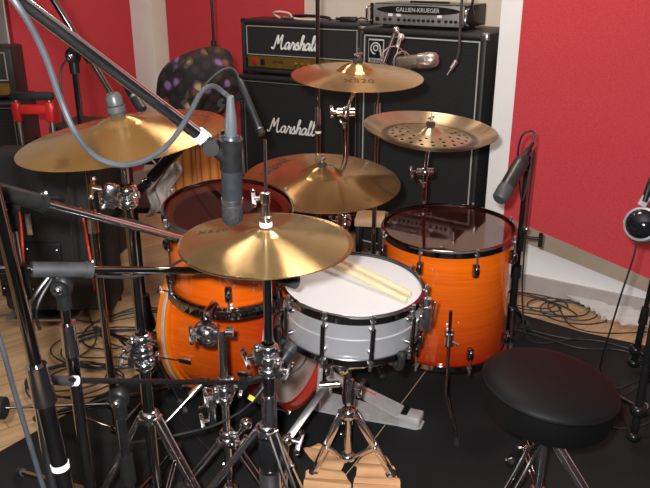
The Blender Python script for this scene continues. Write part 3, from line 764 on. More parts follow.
def cyl_part(root, name, m, *segs, n=18):
    mb = MB()
    for a, b, r in segs: mb.cyl(a, b, r, n=n)
    return mb.build(name, m, root, world=True)

# hi-hat stand
hx, hy = HC.x, HC.y
t = thing('hi_hat_stand', 'chrome hi-hat stand with centre tube and clutch, holding the hi-hat cymbals', 'cymbal stand', (hx-.012, hy, RUG))
b_ = lambda z: Vector((hx-.012*(1-z/.9), hy, z))
cyl_part(t, 'upper_tube', dchrome, (b_(.60), b_(.872), .0095))
cyl_part(t, 'lower_tube', dchrome, (b_(.28), b_(.62), .0125))
MB().lathe([(.0001, 0), (.024, 0), (.030, .006), (.026, .014), (.0001, .014)], b_(.866), n=22).build('cymbal_seat', chrome, t, world=True)
cyl_part(t, 'pull_rod', chrome, (b_(.87), b_(1.125), .0034), n=10)
mb = MB().lathe([(.0001, 0), (.011, 0), (.012, .004), (.012, .012), (.008, .014), (.008, .040), (.011, .042), (.011, .062), (.006, .064), (.0001, .064)], (hx, hy, HC.z+.045), n=18)
wing(mb, (hx-.009, hy, HC.z+.096), (-1, -.2, 0), .014)
mb.build('clutch', chrome, t, world=True)
MB().lathe([(.0001, 0), (.013, 0), (.014, .004), (.013, .009), (.0001, .009)], (hx, hy, HC.z+.036), n=18).build('felt_washer', whitep, t, world=True)
clamp_collar(t, b_(.655), .0135, side=(-1, -.5, 0)); clamp_collar(t, b_(.625), .0145, side=(.9, -.6, 0))
mb = MB().lathe([(.012, -.03), (.0165, -.03), (.017, .0), (.0165, .05), (.012, .05)], b_(.50), n=22); mb.build('tube_collar', chrome, t, world=True)
mb = MB().lathe([(.012, 0), (.024, 0), (.026, .01), (.026, .07), (.022, .08), (.012, .08)], b_(.36), n=26); mb.build('spring_housing', blackm, t, world=True)
mb = MB().lathe([(.012, 0), (.025, 0), (.025, .06), (.012, .06)], b_(.29), n=26); mb.build('lower_housing', steel, t, world=True)
tripod(t, hx-.012, hy, .46, .16, [(hx-.33, hy+.02), (hx+.05, hy+.32), (hx+.18, hy-.26)], chrome)
mb = MB().box((hx-.012, hy-.13, RUG+.055), (.085, .26, .010), Euler((R(14), 0, 0)).to_matrix(), .003); mb.box((hx-.012, hy-.27, RUG+.010), (.085, .07, .014), None, .003)
mb.cyl((hx-.012, hy-.02, .09), (hx-.012, hy, .29), .003, n=8); mb.bar((hx-.05, hy, .03), (hx-.05, hy, .29), .012, .006, (1, 0, 0)); mb.bar((hx+.026, hy, .03), (hx+.026, hy, .29), .012, .006, (1, 0, 0))
mb.build('footboard', steel, t, world=True)

# left crash stand
lx, ly = LC.x, LC.y+.005
t = thing('cymbal_stand', 'chrome cymbal stand at left carrying the largest crash cymbal', 'cymbal stand', (lx, ly, RUG), group='cymbal stands around the kit')
ln_ = Euler((R(3), R(-6.5), 0)).to_matrix() @ Vector((0, 0, 1))
cyl_part(t, 'top_rod', chrome, ((lx, ly, .995), (lx, ly, 1.06), .008), (Vector((lx, ly, 1.06)), LC+ln_*.045, .0042))
cyl_part(t, 'upper_tube', dchrome, ((lx, ly, .64), (lx, ly, 1.0), .0105))
cyl_part(t, 'lower_tube', dchrome, ((lx, ly, .10), (lx, ly, .66), .0135))
for z, sd in ((1.0, (-1, -.4, 0)), (.66, (-.6, -.8, 0)), (.62, (-.9, .2, 0))): clamp_collar(t, (lx, ly, z), .0135, side=sd)
mb = MB().box((lx-.03, ly-.015, 1.005), (.030, .026, .05), Euler((0, .3, .3)).to_matrix(), .006); wing(mb, (lx-.045, ly-.02, 1.02), (-1, -.3, .3), .018); mb.build('tilter', chrome, t, world=True)
felt_nut(t, LC+ln_*.009, ln_, True)
tripod(t, lx, ly, .47, .18, [(lx-.25, ly+.05), (lx+.02, ly+.30), (lx+.24, ly-.1)], chrome)

# tom mount stand (carries the rack tom)
tx, ty = P(222, 345, 1.86).x, P(222, 345, 1.86).y
t = thing('tom_stand', 'chrome stand with ball clamp carrying the rack tom, in front of the bass drum', 'drum stand', (tx, ty, RUG))
cyl_part(t, 'post', chrome, ((tx, ty, .14), (tx, ty, P(222, 332, 1.86).z+.012), .0105))
q = P(222, 332, 1.86)
mb = MB().cyl(q+Vector((-.035, 0, -.0)), q+Vector((.028, 0, 0)), .0125, n=18); mb.cyl(q+Vector((-.075, .0, .0)), q+Vector((-.03, 0, 0)), .007, n=12)
mb.build('l_arm', chrome, t, world=True)
bq = P(207, 333, 1.87)
mb = MB().ball(bq, .031, 20); mb.lathe([(.015, -.014), (.034, -.012), (.036, 0), (.034, .012), (.015, .014)], bq, (0, 1, .1), 20); wing(mb, bq+Vector((-.02, -.01, .0)), (-1, -.3, .1), .018); mb.build('ball_clamp', chrome, t, world=True)
# yoke up to tom hoop
mb = MB(); hb = rc-(rtilt.to_matrix() @ Vector((0, 0, RH/2+.018)))
fr_ = Vector((hb.x+.0, hb.y-RR*.80, hb.z))
pts = [bq+Vector((0, 0, .02)), bq+Vector((.0, .0, .045)), P(214, 305, 1.90)]
mb.tube(spline(pts, 4), .013, 12); 
mb.build('mount_neck', dchrome, t, world=True); mb = MB()
arc = [rtilt.to_matrix() @ Vector(((RR+.016)*math.cos(a), (RR+.016)*math.sin(a), -RH/2-.006))+rc for a in [R(-150)+i*R(10) for i in range(13)]]
for i in range(len(arc)-1): mb.bar(arc[i], arc[i+1], .026, .006, (0, 0, 1))
mb.build('suspension_mount', dchrome, t, world=True)
clamp_collar(t, (tx, ty, .43), .011, side=(.9, -.3, 0)); clamp_collar(t, (tx, ty, .40), .011, side=(-1, -.3, 0)); clamp_collar(t, (tx, ty, .27), .012, side=(.8, -.5, 0))
mb = MB().box((tx-.035, ty, .36), (.022, .024, .09), None, .004); wing(mb, (tx-.045, ty-.01, .33), (-1, -.4, 0), .016); wing(mb, (tx-.045, ty-.01, .38), (-.6, -.8, 0), .014); mb.build('multi_clamp', chrome, t, world=True)
tripod(t, tx, ty, .26, .10, [(tx-.22, ty-.10), (tx+.20, ty-.12), (tx-.02, ty+.12)], chrome)
gm = P(246, 424, 1.92)
mb = MB().ball(gm, .017, 20); mb.cyl(gm, Vector((tx, ty, .24)), .0065, n=12); mb.build('memory_lock', chrome, t, world=True)

# ride stand, upper crash stand, china stand
def boomstand(name, label, bx, by, ztop, cym, tilt, feet, m=dchrome, knuck=None, zh=.42):
    t = thing(name, label, 'cymbal stand', (bx, by, RUG), group='cymbal stands around the kit'); nv = Euler(tilt).to_matrix() @ Vector((0, 0, 1))
    cyl_part(t, 'lower_tube', m, ((bx, by, .12), (bx, by, ztop*.6), .0125)); cyl_part(t, 'upper_tube', m, ((bx, by, ztop*.58), (bx, by, ztop), .0095))
    clamp_collar(t, (bx, by, ztop*.6), .0125, side=(-1, -.5, 0))
    k = Vector((bx, by, ztop)); end = cym-nv*.045
    mb = MB().cyl(k+Vector((-.03, 0, .0)), k+Vector((.03, 0, 0)), .015, n=16); mb.ball(k, .02, 14); wing(mb, k+Vector((-.03, -.0, 0)), (-1, -.1, 0), .018); wing(mb, k+Vector((-.0, -.02, -.035)), (-.8, -.5, 0), .014); mb.build('boom_knuckle', chrome, t, world=True)
    if (end-k).length > .03: cyl_part(t, 'boom_arm', chrome, (k-(end-k)*.1, end, .0065))
    mb = MB().box(end, (.022, .02, .028), None, .004); wing(mb, end+Vector((.008, -.005, 0)), (1, -.3, -.3), .013); mb.build('tilter', chrome, t, world=True)
    cyl_part(t, 'top_rod', chrome, (end, cym+nv*.05, .0035), n=10)
    felt_nut(t, cym+nv*.020, nv)
    tripod(t, bx, by, zh, .16, feet, chrome, zfoot=RUG)
    return t
boomstand('cymbal_stand', 'chrome cymbal stand behind the bass drum, carrying the ride cymbal', .06, 2.74, .60, RDC, (R(6), R(1.5), 0), [(.06, 3.0), (-.16, 2.62), (.17, 2.58)], zh=.34)
boomstand('cymbal_stand', 'chrome boom cymbal stand with clamp, carrying the upper crash before the amps', PY(346, 110, 2.50).x, 2.50, PY(346, 112, 2.50).z, UC, (R(4.5), R(1.5), 0), [(.17, 2.66), (-.03, 2.65), (.21, 2.37)], zh=.36)
boomstand('cymbal_stand', 'chrome cymbal stand behind the floor tom, carrying the perforated cymbal', PY(425, 170, 2.60).x, 2.60, PY(424, 172, 2.60).z, CHC, (R(4.5), R(2), 0), [(.37, 2.86), (.14, 2.62), (.58, 2.60)], zh=.36)

# snare stand
nx, ny = .068, 1.84
t = thing('snare_stand', 'chrome snare stand with three double-braced legs under the silver snare', 'drum stand', (nx, ny, RUG))
cyl_part(t, 'lower_tube', chrome, ((nx, ny, .075), (nx, ny, .33), .0105)); cyl_part(t, 'upper_tube', chrome, ((nx, ny, .28), (nx, ny-.01, .43), .0085))
mb = MB().lathe([(.010, -.05), (.017, -.05), (.020, -.03), (.016, 0), (.016, .03), (.010, .035)], (nx, ny, .30), n=22); wing(mb, (nx+.016, ny-.01, .31), (1, -.4, 0), .02); mb.build('height_collar', chrome, t, world=True)
kb = Vector((nx-.022, ny-.02, .385))
mb = MB().ball(kb, .024, 18); mb.cyl(kb, kb+Vector((.065, -.015, .015)), .013, n=16); mb.lathe([(.01, -.014), (.024, -.012), (.026, 0), (.024, .012), (.01, .014)], kb, (.3, 1, .2), 20)
mb.cyl(Vector((nx, ny-.01, .40)), kb, .008, n=10); wing(mb, kb+Vector((-.02, -.01, .01)), (-1, -.2, 0), .022); mb.build('basket_tilter', chrome, t, world=True)
bs = sc-(stilt.to_matrix() @ Vector((0, 0, SH/2+.03))); tops = []
cyl_part(t, 'basket_stem', chrome, (Vector((nx, ny-.01, .40)), bs-Vector((0, 0, .01)), .008))
for k, a in enumerate((R(-52), R(75), R(195))):
    d = Vector((math.cos(a), math.sin(a), 0)); e = stilt.to_matrix() @ (d*(SR+.012)+Vector((0, 0, -SH/2-.024)))+sc; e2 = stilt.to_matrix() @ (d*(SR+.022)+Vector((0, 0, -SH/2+.012)))+sc
    mb = MB().tube(spline([bs, bs.lerp(e, .5)+Vector((0, 0, -.012)), e], 5), .0062, 10); ar = mb.build('basket_arm', chrome, t, world=True)
    g = MB().tube(spline([e-d*.012, e+d*.006, e2, e2-d*.008], 5), .010, 10); go = g.build('rubber_grip', rubber, ar)
    for v in go.data.vertices: v.co -= t.location
fL = Z(314, 474, .012); fR = Z(391, 476, .012)
tripod(t, nx, ny, .215, .062, [(fL.x, fL.y), (fR.x, fR.y), (nx, ny+.17)], chrome, w=.020)

# bass pedal
pdx = R(-23); bt = BBt+BA*.0
t = thing('bass_drum_pedal', 'silver bass drum pedal with long footboard, clamped at the bass drum hoop under the snare', 'drum pedal', Vector((BBt.x, BBt.y, 0))+BA*.05+Vector((0, 0, RUG)), (0, 0, pdx))
alum = noisy('cast_aluminium', (.60, .59, .58), (.72, .71, .70), 40, .35, metal=.35)
plate = [Vector((x, y, .0)) for x, y in ((-.02, -.06), (.10, -.055), (.27, -.035), (.340, -.033), (.357, -.018), (.357, .018), (.340, .033), (.27, .035), (.10, .055), (-.02, .06))]
MB().prism(plate, (0, 0, 1), .006).build('base_plate', alum, t)
fbp = [Vector((x, y, 0)) for x, y in ((.0, -.026), (.26, -.036), (.26, .036), (.0, .026))]
sl = math.radians(15); fbq = [Vector((p.x, p.y, .112-(p.x)*math.tan(sl)*1.18)) for p in fbp]
fb = MB().prism([q_+Vector((.02, 0, 0)) for q_ in fbq], (0, 0, 1), .007).build('footboard', alum, t)
MB().bar((.07, .004, .105), (.19, .004, .0745), .006, .002, (0, 1, 0)).build('red_stripe', mat('red_stripe', (.8, .08, .02), .4), fb)
mb = MB(); hp_ = MB().box((.315, 0, .024), (.075, .060, .036), None, .008); hp_.build('heel_plate', alum, t)
MB().box((.296, 0, .044), (.022, .048, .006), None, .002).build('heel_hinge', blackp, t)
for sy in (-1, 1):
    MB().tube(spline([(.0, sy*.052, .004), (.005, sy*.050, .10), (.01, sy*.046, .20)], 4), .009, 10).build('side_post', alum, t)
MB().cyl((.01, -.06, .20), (.01, .06, .20), .007, n=14).build('axle', chrome, t)
mb = MB().lathe([(.008, -.008), (.026, -.008), (.026, .008), (.008, .008)], (.01, 0, .20), (0, 1, 0), 24); mb.build('cam', blackm, t)
mb = MB().cyl((.02, 0, .20), (.045, .0, .33), .004, n=10); mb.build('beater_rod', chrome, t)
MB().lathe([(.0001, -.02), (.022, -.02), (.025, -.005), (.025, .015), (.018, .022), (.0001, .022)], (.047, 0, .335), (-1, 0, .15), 22).build('beater', noisy('beater_felt', (.5, .48, .45), (.6, .58, .55), 90, .9), t)
mb = MB().tube([(.035, 0, .10), (.036, 0, .20)], .003, 6); mb.build('chain', steel, t)
mb = MB()
for i in range(26): a = i*.9; 
pts = [Vector((.03+.008*math.cos(i*.7), .075+.008*math.sin(i*.7), .05+i*.0022)) for i in range(60)]
MB().tube(pts, .0016, 5).build('spring', steel, t)
# linkage bar of the hi-hat side drive (flat grey rod between hi-hat stand and pedal)
a = P(327, 385, 2.06); b = P(287, 440, 1.98)
t = thing('link_rod', 'flat grey metal bar slanting between the hi-hat stand and the bass drum pedal', 'drum hardware', (a.x, a.y, RUG))
MB().bar(a, b, .020, .008, (1, .4, .3)).build('bar', steel, t, world=True)
MB().cyl(a+Vector((-.02, 0, .0)), a+Vector((.035, 0, .004)), .010, n=14).build('upper_joint', chrome, t, world=True)
mb = MB().ball(b, .016, 14); wing(mb, b+Vector((.01, 0, -.0)), (1, -.2, -.2), .024); wing(mb, b, (-.3, -.6, .5), .016); mb.cyl(b, Vector((b.x-.01, b.y+.02, RUG)), .006, n=8); mb.build('lower_joint', chrome, t, world=True)

# drum throne
TC = P(552, 377, 1.86); TR = .168
t = thing('drum_throne', 'round black leather drum throne with chrome legs at lower right', 'stool', (TC.x, TC.y+.0, RUG))
leather = noisy('black_vinyl', (.004, .004, .0045), (.007, .0065, .007), 3, .55, 0, spec=.2)
n2 = noise(leather, 350, 2); bump(leather, n2.outputs[0], .25, .0008)
ttl = Euler((R(1.5), R(5.5), 0)); tmx = ttl.to_matrix()
def tl_(prof, n=64):
    mb = MB().lathe(prof, n=n); mb.v = [tuple(tmx @ Vector(v)+Vector((TC.x, TC.y, TC.z))-Vector((0, 0, 0))) for v in mb.v]; return mb
tl_([(.0001, .010), (.06, .009), (.12, .004), (TR-.018, -.004), (TR-.004, -.012), (TR, -.018)]).build('seat_top', leather, t, world=True)
tl_([(TR, -.018), (TR+.003, -.020), (TR+.0035, -.0225), (TR+.001, -.026)]).build('piping', leather, t, world=True)
tl_([(TR, -.024), (TR+.001, -.06), (TR-.004, -.092), (TR-.016, -.102), (.0001, -.102)]).build('seat_side', leather, t, world=True)
zt = TC.z-.10
mb = MB().lathe([(.0001, 0), (.05, 0), (.052, -.006), (.02, -.012), (.016, -.06), (.0001, -.06)], (TC.x, TC.y, zt), n=24); mb.build('seat_mount', chrome, t, world=True)
cyl_part(t, 'post', chrome, ((TC.x, TC.y, .10), (TC.x, TC.y, zt-.03), .0125))
clamp_collar(t, (TC.x, TC.y, zt-.07), .014, side=(-1, -.4, 0))
tripod(t, TC.x, TC.y, zt-.075, .12, [(TC.x-.21, TC.y-.16), (TC.x+.20, TC.y-.15), (TC.x+.0, TC.y+.26)], chrome, w=.022)

# ------------------------------------------------------------------ microphones and mic stands
def micstand(label, base, T, boom=None, feet=None, m=dchrome, legm=None, grip=True, clutch_z=None, hub=.14, rpole=.0085, tape=None, pivot=True, boomr=.0075, weight=False, sleeve=.014):
    """base (x,y), T pivot point, boom (start, end)"""
    bx, by = base; t = thing('microphone_stand', label, 'microphone stand', (bx, by, RUG), group='microphone stands around the kit')
    B = Vector((bx, by, RUG+.03)); T = Vector(T); f = lambda z: B.lerp(T, (z-B.z)/(T.z-B.z))
    cz = clutch_z or (B.z+T.z)*.5
    cyl_part(t, 'lower_tube', m, (f(RUG+.03), f(cz), rpole*1.4)); cyl_part(t, 'upper_tube', m, (f(cz-.01), T, rpole))
    mb = MB().cyl(f(cz-.03), f(cz+.035), sleeve*1.15, sleeve, 18); mb.build('height_clutch', blackp if m is not dchrome else chrome, t, world=True)
    if tape: MB().cyl(f(tape-.005), f(tape+.005), rpole*1.4+.0008, n=18).build('tape_band', whitep, t, world=True)
    if pivot:
        mb = MB().ball(T, .021, 16, (1, .75, 1.15)); mb.cyl(T+Vector((0, -.02, 0)), T+Vector((0, .02, 0)), .015, n=16); mb.cyl(T-Vector((0, 0, .045)), T, .013, n=14)
        pv = mb.build('pivot', blackp, t, world=True)
        k = MB().ball(T+Vector((0, -.022, 0)), .009, 12).build('pivot_bolt', chrome, pv)
        for v in k.data.vertices: v.co -= t.location
    if boom:
        a, b = Vector(boom[0]), Vector(boom[1]); cyl_part(t, 'boom', chrome if boomr > .0095 else m, (a, b, boomr))
        if grip:
            d = (b-a).normalized(); q = T+Vector((0, 0, .03)) if not isinstance(grip, Vector) else grip
            s = (q-a).dot(d); c = a+d*s
            g = MB().cyl(c-d*.05, c+d*.045, .0145, .0145, 20); g.cyl(c+d*.045, c+d*.058, .0165, n=20); g.bar(c, T, .02, .014, d); go = g.build('boom_sleeve', blackp if m is not dchrome else greyrub, t, world=True)
            w = MB(); wing(w, c+d*.05, (0, -.3, 1), .012); wo = w.build('boom_wing_nut', chrome, go)
            for v in wo.data.vertices: v.co -= t.location
    feet = feet or [(bx+.33*math.cos(a), by+.33*math.sin(a)) for a in (R(-80), R(40), R(160))]
    tripod(t, bx, by, RUG+hub, RUG+.045, feet, legm or m, 'tube')
    return t
def clip(root, a, b, m=None):
    a, b = Vector(a), Vector(b); d = (b-a)
    mb = MB().bar(a, b, .018, .016, (1, 0, 0)); mb.cyl(a-Vector((0, .012, 0)), a+Vector((0, .012, 0)), .013, n=14)
    return mb.build('mic_clip', m or blackp, root, world=True)
def mic(label, prof_parts, a, ax, cat='microphone', group=None, name='microphone'):
    a = Vector(a); t = thing(name, label, cat, a, (0, 0, 0), group)
    for nm, m, prof in prof_parts: MB().lathe(prof, (0, 0, 0), ax, 24).build(nm, m, t)
    return t
def cable(label, pts, r=.003, m=None, k=8, group=None, name='cable', cat='cable'):
    return own(MB().tube(spline(pts, k), r, 8), name, m or cablem, label, cat, group)

# 1 overhead boom with the grey hi-hat microphone
mic_tip = P(232.5, 222, 1.25); mic_top = P(231, 135, 1.17)
bpv = P(-66, -65, .87); bend = P(203, 138, 1.16)
t1 = micstand('tall chrome stand at the left edge whose thick boom crosses the upper left', (-.37, bpv.y+.02), bpv-Vector((0, 0, .02)), (bpv-(bend-bpv)*.25, bend), feet=[(-.75, .62), (.02, .70), (-.40, 1.32)], clutch_z=.86, boomr=.0098, grip=False, tape=.715, rpole=.0095, sleeve=.0155)
cyl_part(t1, 'boom_collar', whitep, (bend-(bend-bpv).normalized()*.012, bend+(bend-bpv).normalized()*.006, .0125))
mb = MB(); c1 = P(231, 156, 1.185)
mb.tube([bend, P(212, 147, 1.165), P(225, 158, 1.18)], .011, 12, rf=lambda q: .012-.002*q); mb.cyl(P(212, 147, 1.163)-Vector((0, .012, 0)), P(212, 147, 1.163)+Vector((0, .012, 0)), .013, n=14)
axm = (mic_tip-mic_top).normalized()
mb.cyl(c1-axm*.030, c1+axm*.022, .0195, .0185, 24); mb.bar(c1+Vector((.018, 0, .02)), c1+Vector((.020, 0, -.03)), .008, .004, (0, 1, 0)); mb.build('mic_clip', blackp, t1, world=True)
Lm = (mic_tip-mic_top).length
mic('long grey cylindrical microphone pointing straight down at the hi-hat', [
    ('body', greymic, [(.0001, 0), (.012, 0), (.015, .004), (.017, .02), (.0175, Lm-.052), (.0165, Lm-.045), (.0001, Lm-.045)]),
    ('head_band', steel, [(.0168, Lm-.046), (.0179, Lm-.046), (.0179, Lm-.038), (.0168, Lm-.038)]),
    ('head_grille', noisy('black_mesh', (.012, .012, .013), (.05, .05, .05), 400, .4, .5, .001), [(.0168, Lm-.038), (.0177, Lm-.036), (.0177, Lm-.006), (.014, Lm), (.0001, Lm)])], mic_top, axm)
ct = mic_top-axm*.012
mic('silver-grey cable connector on top of the hi-hat microphone', [('body', mat('grey_connector', (.13, .145, .155), .35, .5), [(.0001, .012), (.0100, .012), (.0100, .0), (.0092, -.018), (.0070, -.034), (.0055, -.052), (.0001, -.052)])], ct, axm, 'connector', name='cable_connector')
cable('thick grey cable looping over the left crash cymbal from the hi-hat microphone', [ct-axm*.048, P(224, 93, 1.15), P(213, 86, 1.13), P(201, 93, 1.1), P(190, 113, 1.06), P(172, 140, 1.03), P(150, 158, 1.0), P(122, 165, .97), P(95, 156, .95), P(75, 132, .92), P(60, 98, .90), P(46, 58, .87), P(30, 25, .84), P(14, 0, .82), P(-12, -40, .80), P(-50, -75, .83), bpv+Vector((0, 0, .02))], .0040, cableg, 10)
# grey cable down the leaning pole at lower left
cable('grey cable hanging down beside the leaning stand pole at lower left', [P(-8, 318, 1.02), P(3, 350, 1.04), P(14, 390, 1.08), P(26, 430, 1.12), P(41, 480, 1.16), P(60, 540, 1.2)], .0040, cableg)

# 2 chrome boom (rises from T at far left, passes under the hi-hat)
T2 = P(8, 205, 1.25)
e2 = P(240, 254, 1.68); s2_ = P(-60, 176, 1.12)
t2s = micstand('chrome boom stand at far left, its bright boom slanting to under the hi-hat', (T2.x, T2.y), T2, (s2_, e2), feet=[(T2.x-.28, T2.y-.1), (T2.x+.25, T2.y-.15), (T2.x-.10, T2.y+.34)], m=chrome, clutch_z=.92, boomr=.0072)
clip(t2s, e2, P(252, 262, 1.70))
cable('thin black cable clipped along the bright slanting chrome boom', [P(30, 196, 1.30), P(55, 206, 1.36), P(90, 218, 1.42), P(130, 220, 1.48), P(160, 231, 1.55), P(180, 242, 1.60), P(215, 252, 1.66)], .0030)
# 3 horizontal boom with snare microphone
T3 = P(62, 286, 1.355); e3 = P(272, 271, 1.60); s3 = P(-40, 269, 1.25)
t3s = micstand('black chrome boom stand whose level boom runs to the snare microphone', (T3.x, T3.y), T3, (s3, e3), feet=[(T3.x-.12, T3.y-.28), (T3.x+.28, T3.y-.08), (T3.x+.06, T3.y+.52)], clutch_z=.78, boomr=.0072)
mt = P(297, 282, 1.64); ma = P(262, 273, 1.61)
clip(t3s, e3, P(278, 277, 1.62))
blackmic = noisy('black_mic_body', (.018, .018, .019), (.028, .028, .029), 60, .35)
meshm = noisy('mic_mesh', (.02, .02, .02), (.08, .08, .08), 500, .4, .4, .001)
lm = (mt-ma).length
mic('black dynamic microphone peeking out from under the hi-hat towards the snare', [('body', blackmic, [(.0001, 0), (.009, 0), (.0105, .01), (.0125, lm*.6), (.0155, lm*.7), (.0155, lm-.006), (.0001, lm-.004)]), ('head_grille', meshm, [(.0157, lm-.018), (.0162, lm-.016), (.0160, lm), (.011, lm+.004), (.0001, lm+.004)])], ma, mt-ma)
cable('black cable drooping below the level boom at the left', [P(40, 330, 1.33), P(36, 312, 1.34), P(45, 290, 1.35), P(60, 274, 1.36), P(90, 276, 1.42), P(130, 277, 1.47), P(160, 270, 1.5), P(178, 262, 1.53), P(200, 250, 1.58)], .0032)
t = thing('boom_clamp_lever', 'small silver lever hanging from the level boom joint at left', 'stand part', P(42, 280, 1.34)); COL.objects.unlink(t); bpy.data.objects.remove(t)
lv = MB().tube(spline([P(50, 275, 1.335), P(40, 288, 1.33), P(30, 303, 1.33)], 4), .0035, 8).build('boom_lever', steel, t3s, world=True)

# 4 low boom with under-snare microphone
T4 = P(119, 398, 1.478); e4 = P(243, 383, 1.84); s4 = P(50, 380, 1.33)
t4s = micstand('black boom stand at lower left with its boom low and level beneath the hi-hat', (T4.x, T4.y), T4, (s4, e4), feet=[tuple(Z(20, 477)[:2]), (T4.x+.28, T4.y-.12), tuple(Z(180, 450)[:2])], m=blackm, legm=dchrome, clutch_z=.46, boomr=.0058, hub=.36, grip=False)
cyl_part(t4s, 'boom_grip', greyrub, (s4, P(73, 381, 1.382), .0092)); cyl_part(t4s, 'boom_band', whitep, (P(72.5, 381, 1.380), P(77.5, 381, 1.387), .0100))
cyl_part(t4s, 'boom_tip', steel, (P(238, 383, 1.838), P(243, 383, 1.842), .0085))
clip(t4s, e4, P(266, 376, 1.86))
ma = P(262, 389, 1.85); mt = P(293, 345, 1.90); lm = (mt-ma).length
mic('black dynamic microphone aimed up at the snare underside, left of the bass drum head', [('body', greymic, [(.0001, 0), (.009, 0), (.0115, .01), (.0145, lm*.62), (.0175, lm*.70), (.0175, lm*.84), (.0001, lm*.84)]), ('head_grille', meshm, [(.0178, lm*.84), (.0182, lm*.86), (.018, lm), (.012, lm+.004), (.0001, lm+.004)])], ma, mt-ma)
ccn = MB().cyl(P(262, 389, 1.85), P(252, 402, 1.84), .0095, .006, 14)
t = thing('cable_connector', 'black cable connector with bright yellow ring, at the under-snare microphone', 'connector', P(252, 402, 1.84))
ccn.build('body', blackp, t, world=True); MB().cyl(P(253, 396.5, 1.845), P(250.5, 400.5, 1.842), .0105, .0098, 16).build('yellow_ring', yellowp, t, world=True)
cable('black cable curving left from the yellow-ringed connector', [P(252, 402, 1.84), P(240, 412, 1.85), P(215, 425, 1.86), P(185, 433, 1.86), P(150, 440, 1.82), P(132, 443, 1.70), P(124, 447, 1.55)], .0030)

# 5 black boom stand with the pencil mic over the rack tom
T5 = P(134, 196, 2.44); e5 = P(222, 103, 2.22)
d5 = (e5-T5).normalized()
b5 = (T5.x, T5.y)
t5s = micstand('matt black boom stand behind the left crash, reaching up to the thin pencil microphone', b5, T5, (T5-d5*.14, e5), feet=[tuple(Z(97, 333)[:2]), tuple(Z(186, 416)[:2]), (T5.x+.30, T5.y+.18)], m=blackm, clutch_z=.33, boomr=.0085, sleeve=.020)
cc5 = P(243, 97, 2.18)
clip(t5s, e5, cc5)
MB().lathe([(.010, .0), (.030, .005), (.034, .02), (.022, .09), (.014, .12), (.010, .12)], (b5[0], b5[1], .23), n=24).build('base_weight', blackm, t5s, world=True)
cyl_part(t5s, 'boom_grip', blackp, (T5+d5*.10, T5+d5*.26, .018))
ma = P(239, 80, 2.19); mt = P(262, 135, 2.16); lm = (mt-ma).length
pm = mic('thin dark pencil microphone tilted down over the rack tom, before the guitar cabinet', [('body', greymic, [(.0001, 0), (.009, 0), (.0108, .006), (.0115, lm-.022), (.0105, lm-.02), (.0001, lm-.02)]), ('capsule', blackmic, [(.0112, lm-.018), (.0118, lm-.016), (.0118, lm-.002), (.0001, lm)]), ('capsule_ring', steel, [(.0108, lm-.022), (.0121, lm-.021), (.0121, lm-.017), (.0108, lm-.017)])], ma, mt-ma)
cable('thin black cable arching left from the pencil microphone', [ma, P(236, 72, 2.19), P(229, 68, 2.2), P(219, 72, 2.2), P(206, 84, 2.2), P(196, 100, 2.22), P(186, 122, 2.25), P(160, 165, 2.36), P(140, 190, 2.43)], .0035, noisy('dark_grey_cable', (.035, .035, .037), (.05, .05, .05), 30, .5))

# 6 chrome stand behind the left crash (ball pivot) with thin boom
T6 = P(73, 56, 1.95)
b6 = (T6.x, T6.y)
t6s = micstand('chrome stand behind the left crash cymbal, with round black pivot against the red wall', b6, T6, (P(30, -38, 1.86), P(117, 103, 2.0)), feet=[(b6[0]-.3, b6[1]+.1), (b6[0]+.12, b6[1]+.3), (b6[0]+.1, b6[1]-.28)], m=dchrome, clutch_z=.75, boomr=.0085, grip=False)
cyl_part(t6s, 'boom_sleeve', dchrome, (P(74, 36, 1.95), P(92, 62, 1.97), .0135))
cable('thin dark cable hanging from the round black pivot on the red wall side', [P(66, 60, 1.96), P(61, 70, 1.97), P(61, 90, 1.99), P(62, 112, 2.02), P(66, 150, 2.1), P(70, 210, 2.2), P(74, 260, 2.3)], .003)
ma = P(126, 84, 2.05); mt = P(144, 113, 2.03); lm = (mt-ma).length
mic('short dark microphone with silver band just right of the left crash centre', [('body', blackmic, [(.0001, 0), (.012, .002), (.014, lm*.5), (.0001, lm*.5)]), ('silver_band', steel, [(.0142, lm*.42), (.0152, lm*.43), (.0152, lm*.5), (.0142, lm*.5)]), ('head', blackmic, [(.0142, lm*.5), (.0145, lm*.9), (.0001, lm)])], ma, mt-ma)

# 7 black pole at x 213 in front of the back red panel
bs7 = PY(214, 48, 3.62)
t7s = micstand('slim black stand pole in front of the red panel, left of the guitar amps', (bs7.x, bs7.y), (bs7.x, bs7.y, 1.72), (Vector((bs7.x-.3, bs7.y-.1, 1.66)), Vector((bs7.x+.5, bs7.y-.2, 1.84))), m=blackm, clutch_z=bs7.z, rpole=.0062, hub=.14, sleeve=.012, feet=[(bs7.x-.3, bs7.y+.1), (bs7.x+.05, bs7.y+.33), (bs7.x+.14, bs7.y-.26)])
# 8 overhead pole at x 318
b8 = PY(318, 110, 3.05)
t8s = micstand('tall dark chrome stand pole rising in front of the guitar cabinet, behind the upper crash', (b8.x, b8.y), (b8.x, b8.y, 1.80), (Vector((b8.x+.5, b8.y-.2, 1.72)), Vector((b8.x-.6, b8.y-.5, 1.98))), clutch_z=PY(318, 117, 3.05).z, rpole=.0085, sleeve=.012, feet=[(b8.x-.1, b8.y+.3), (b8.x-.25, b8.y-.1), (b8.x+.10, b8.y-.22)], tape=PY(318, 132, 3.05).z)
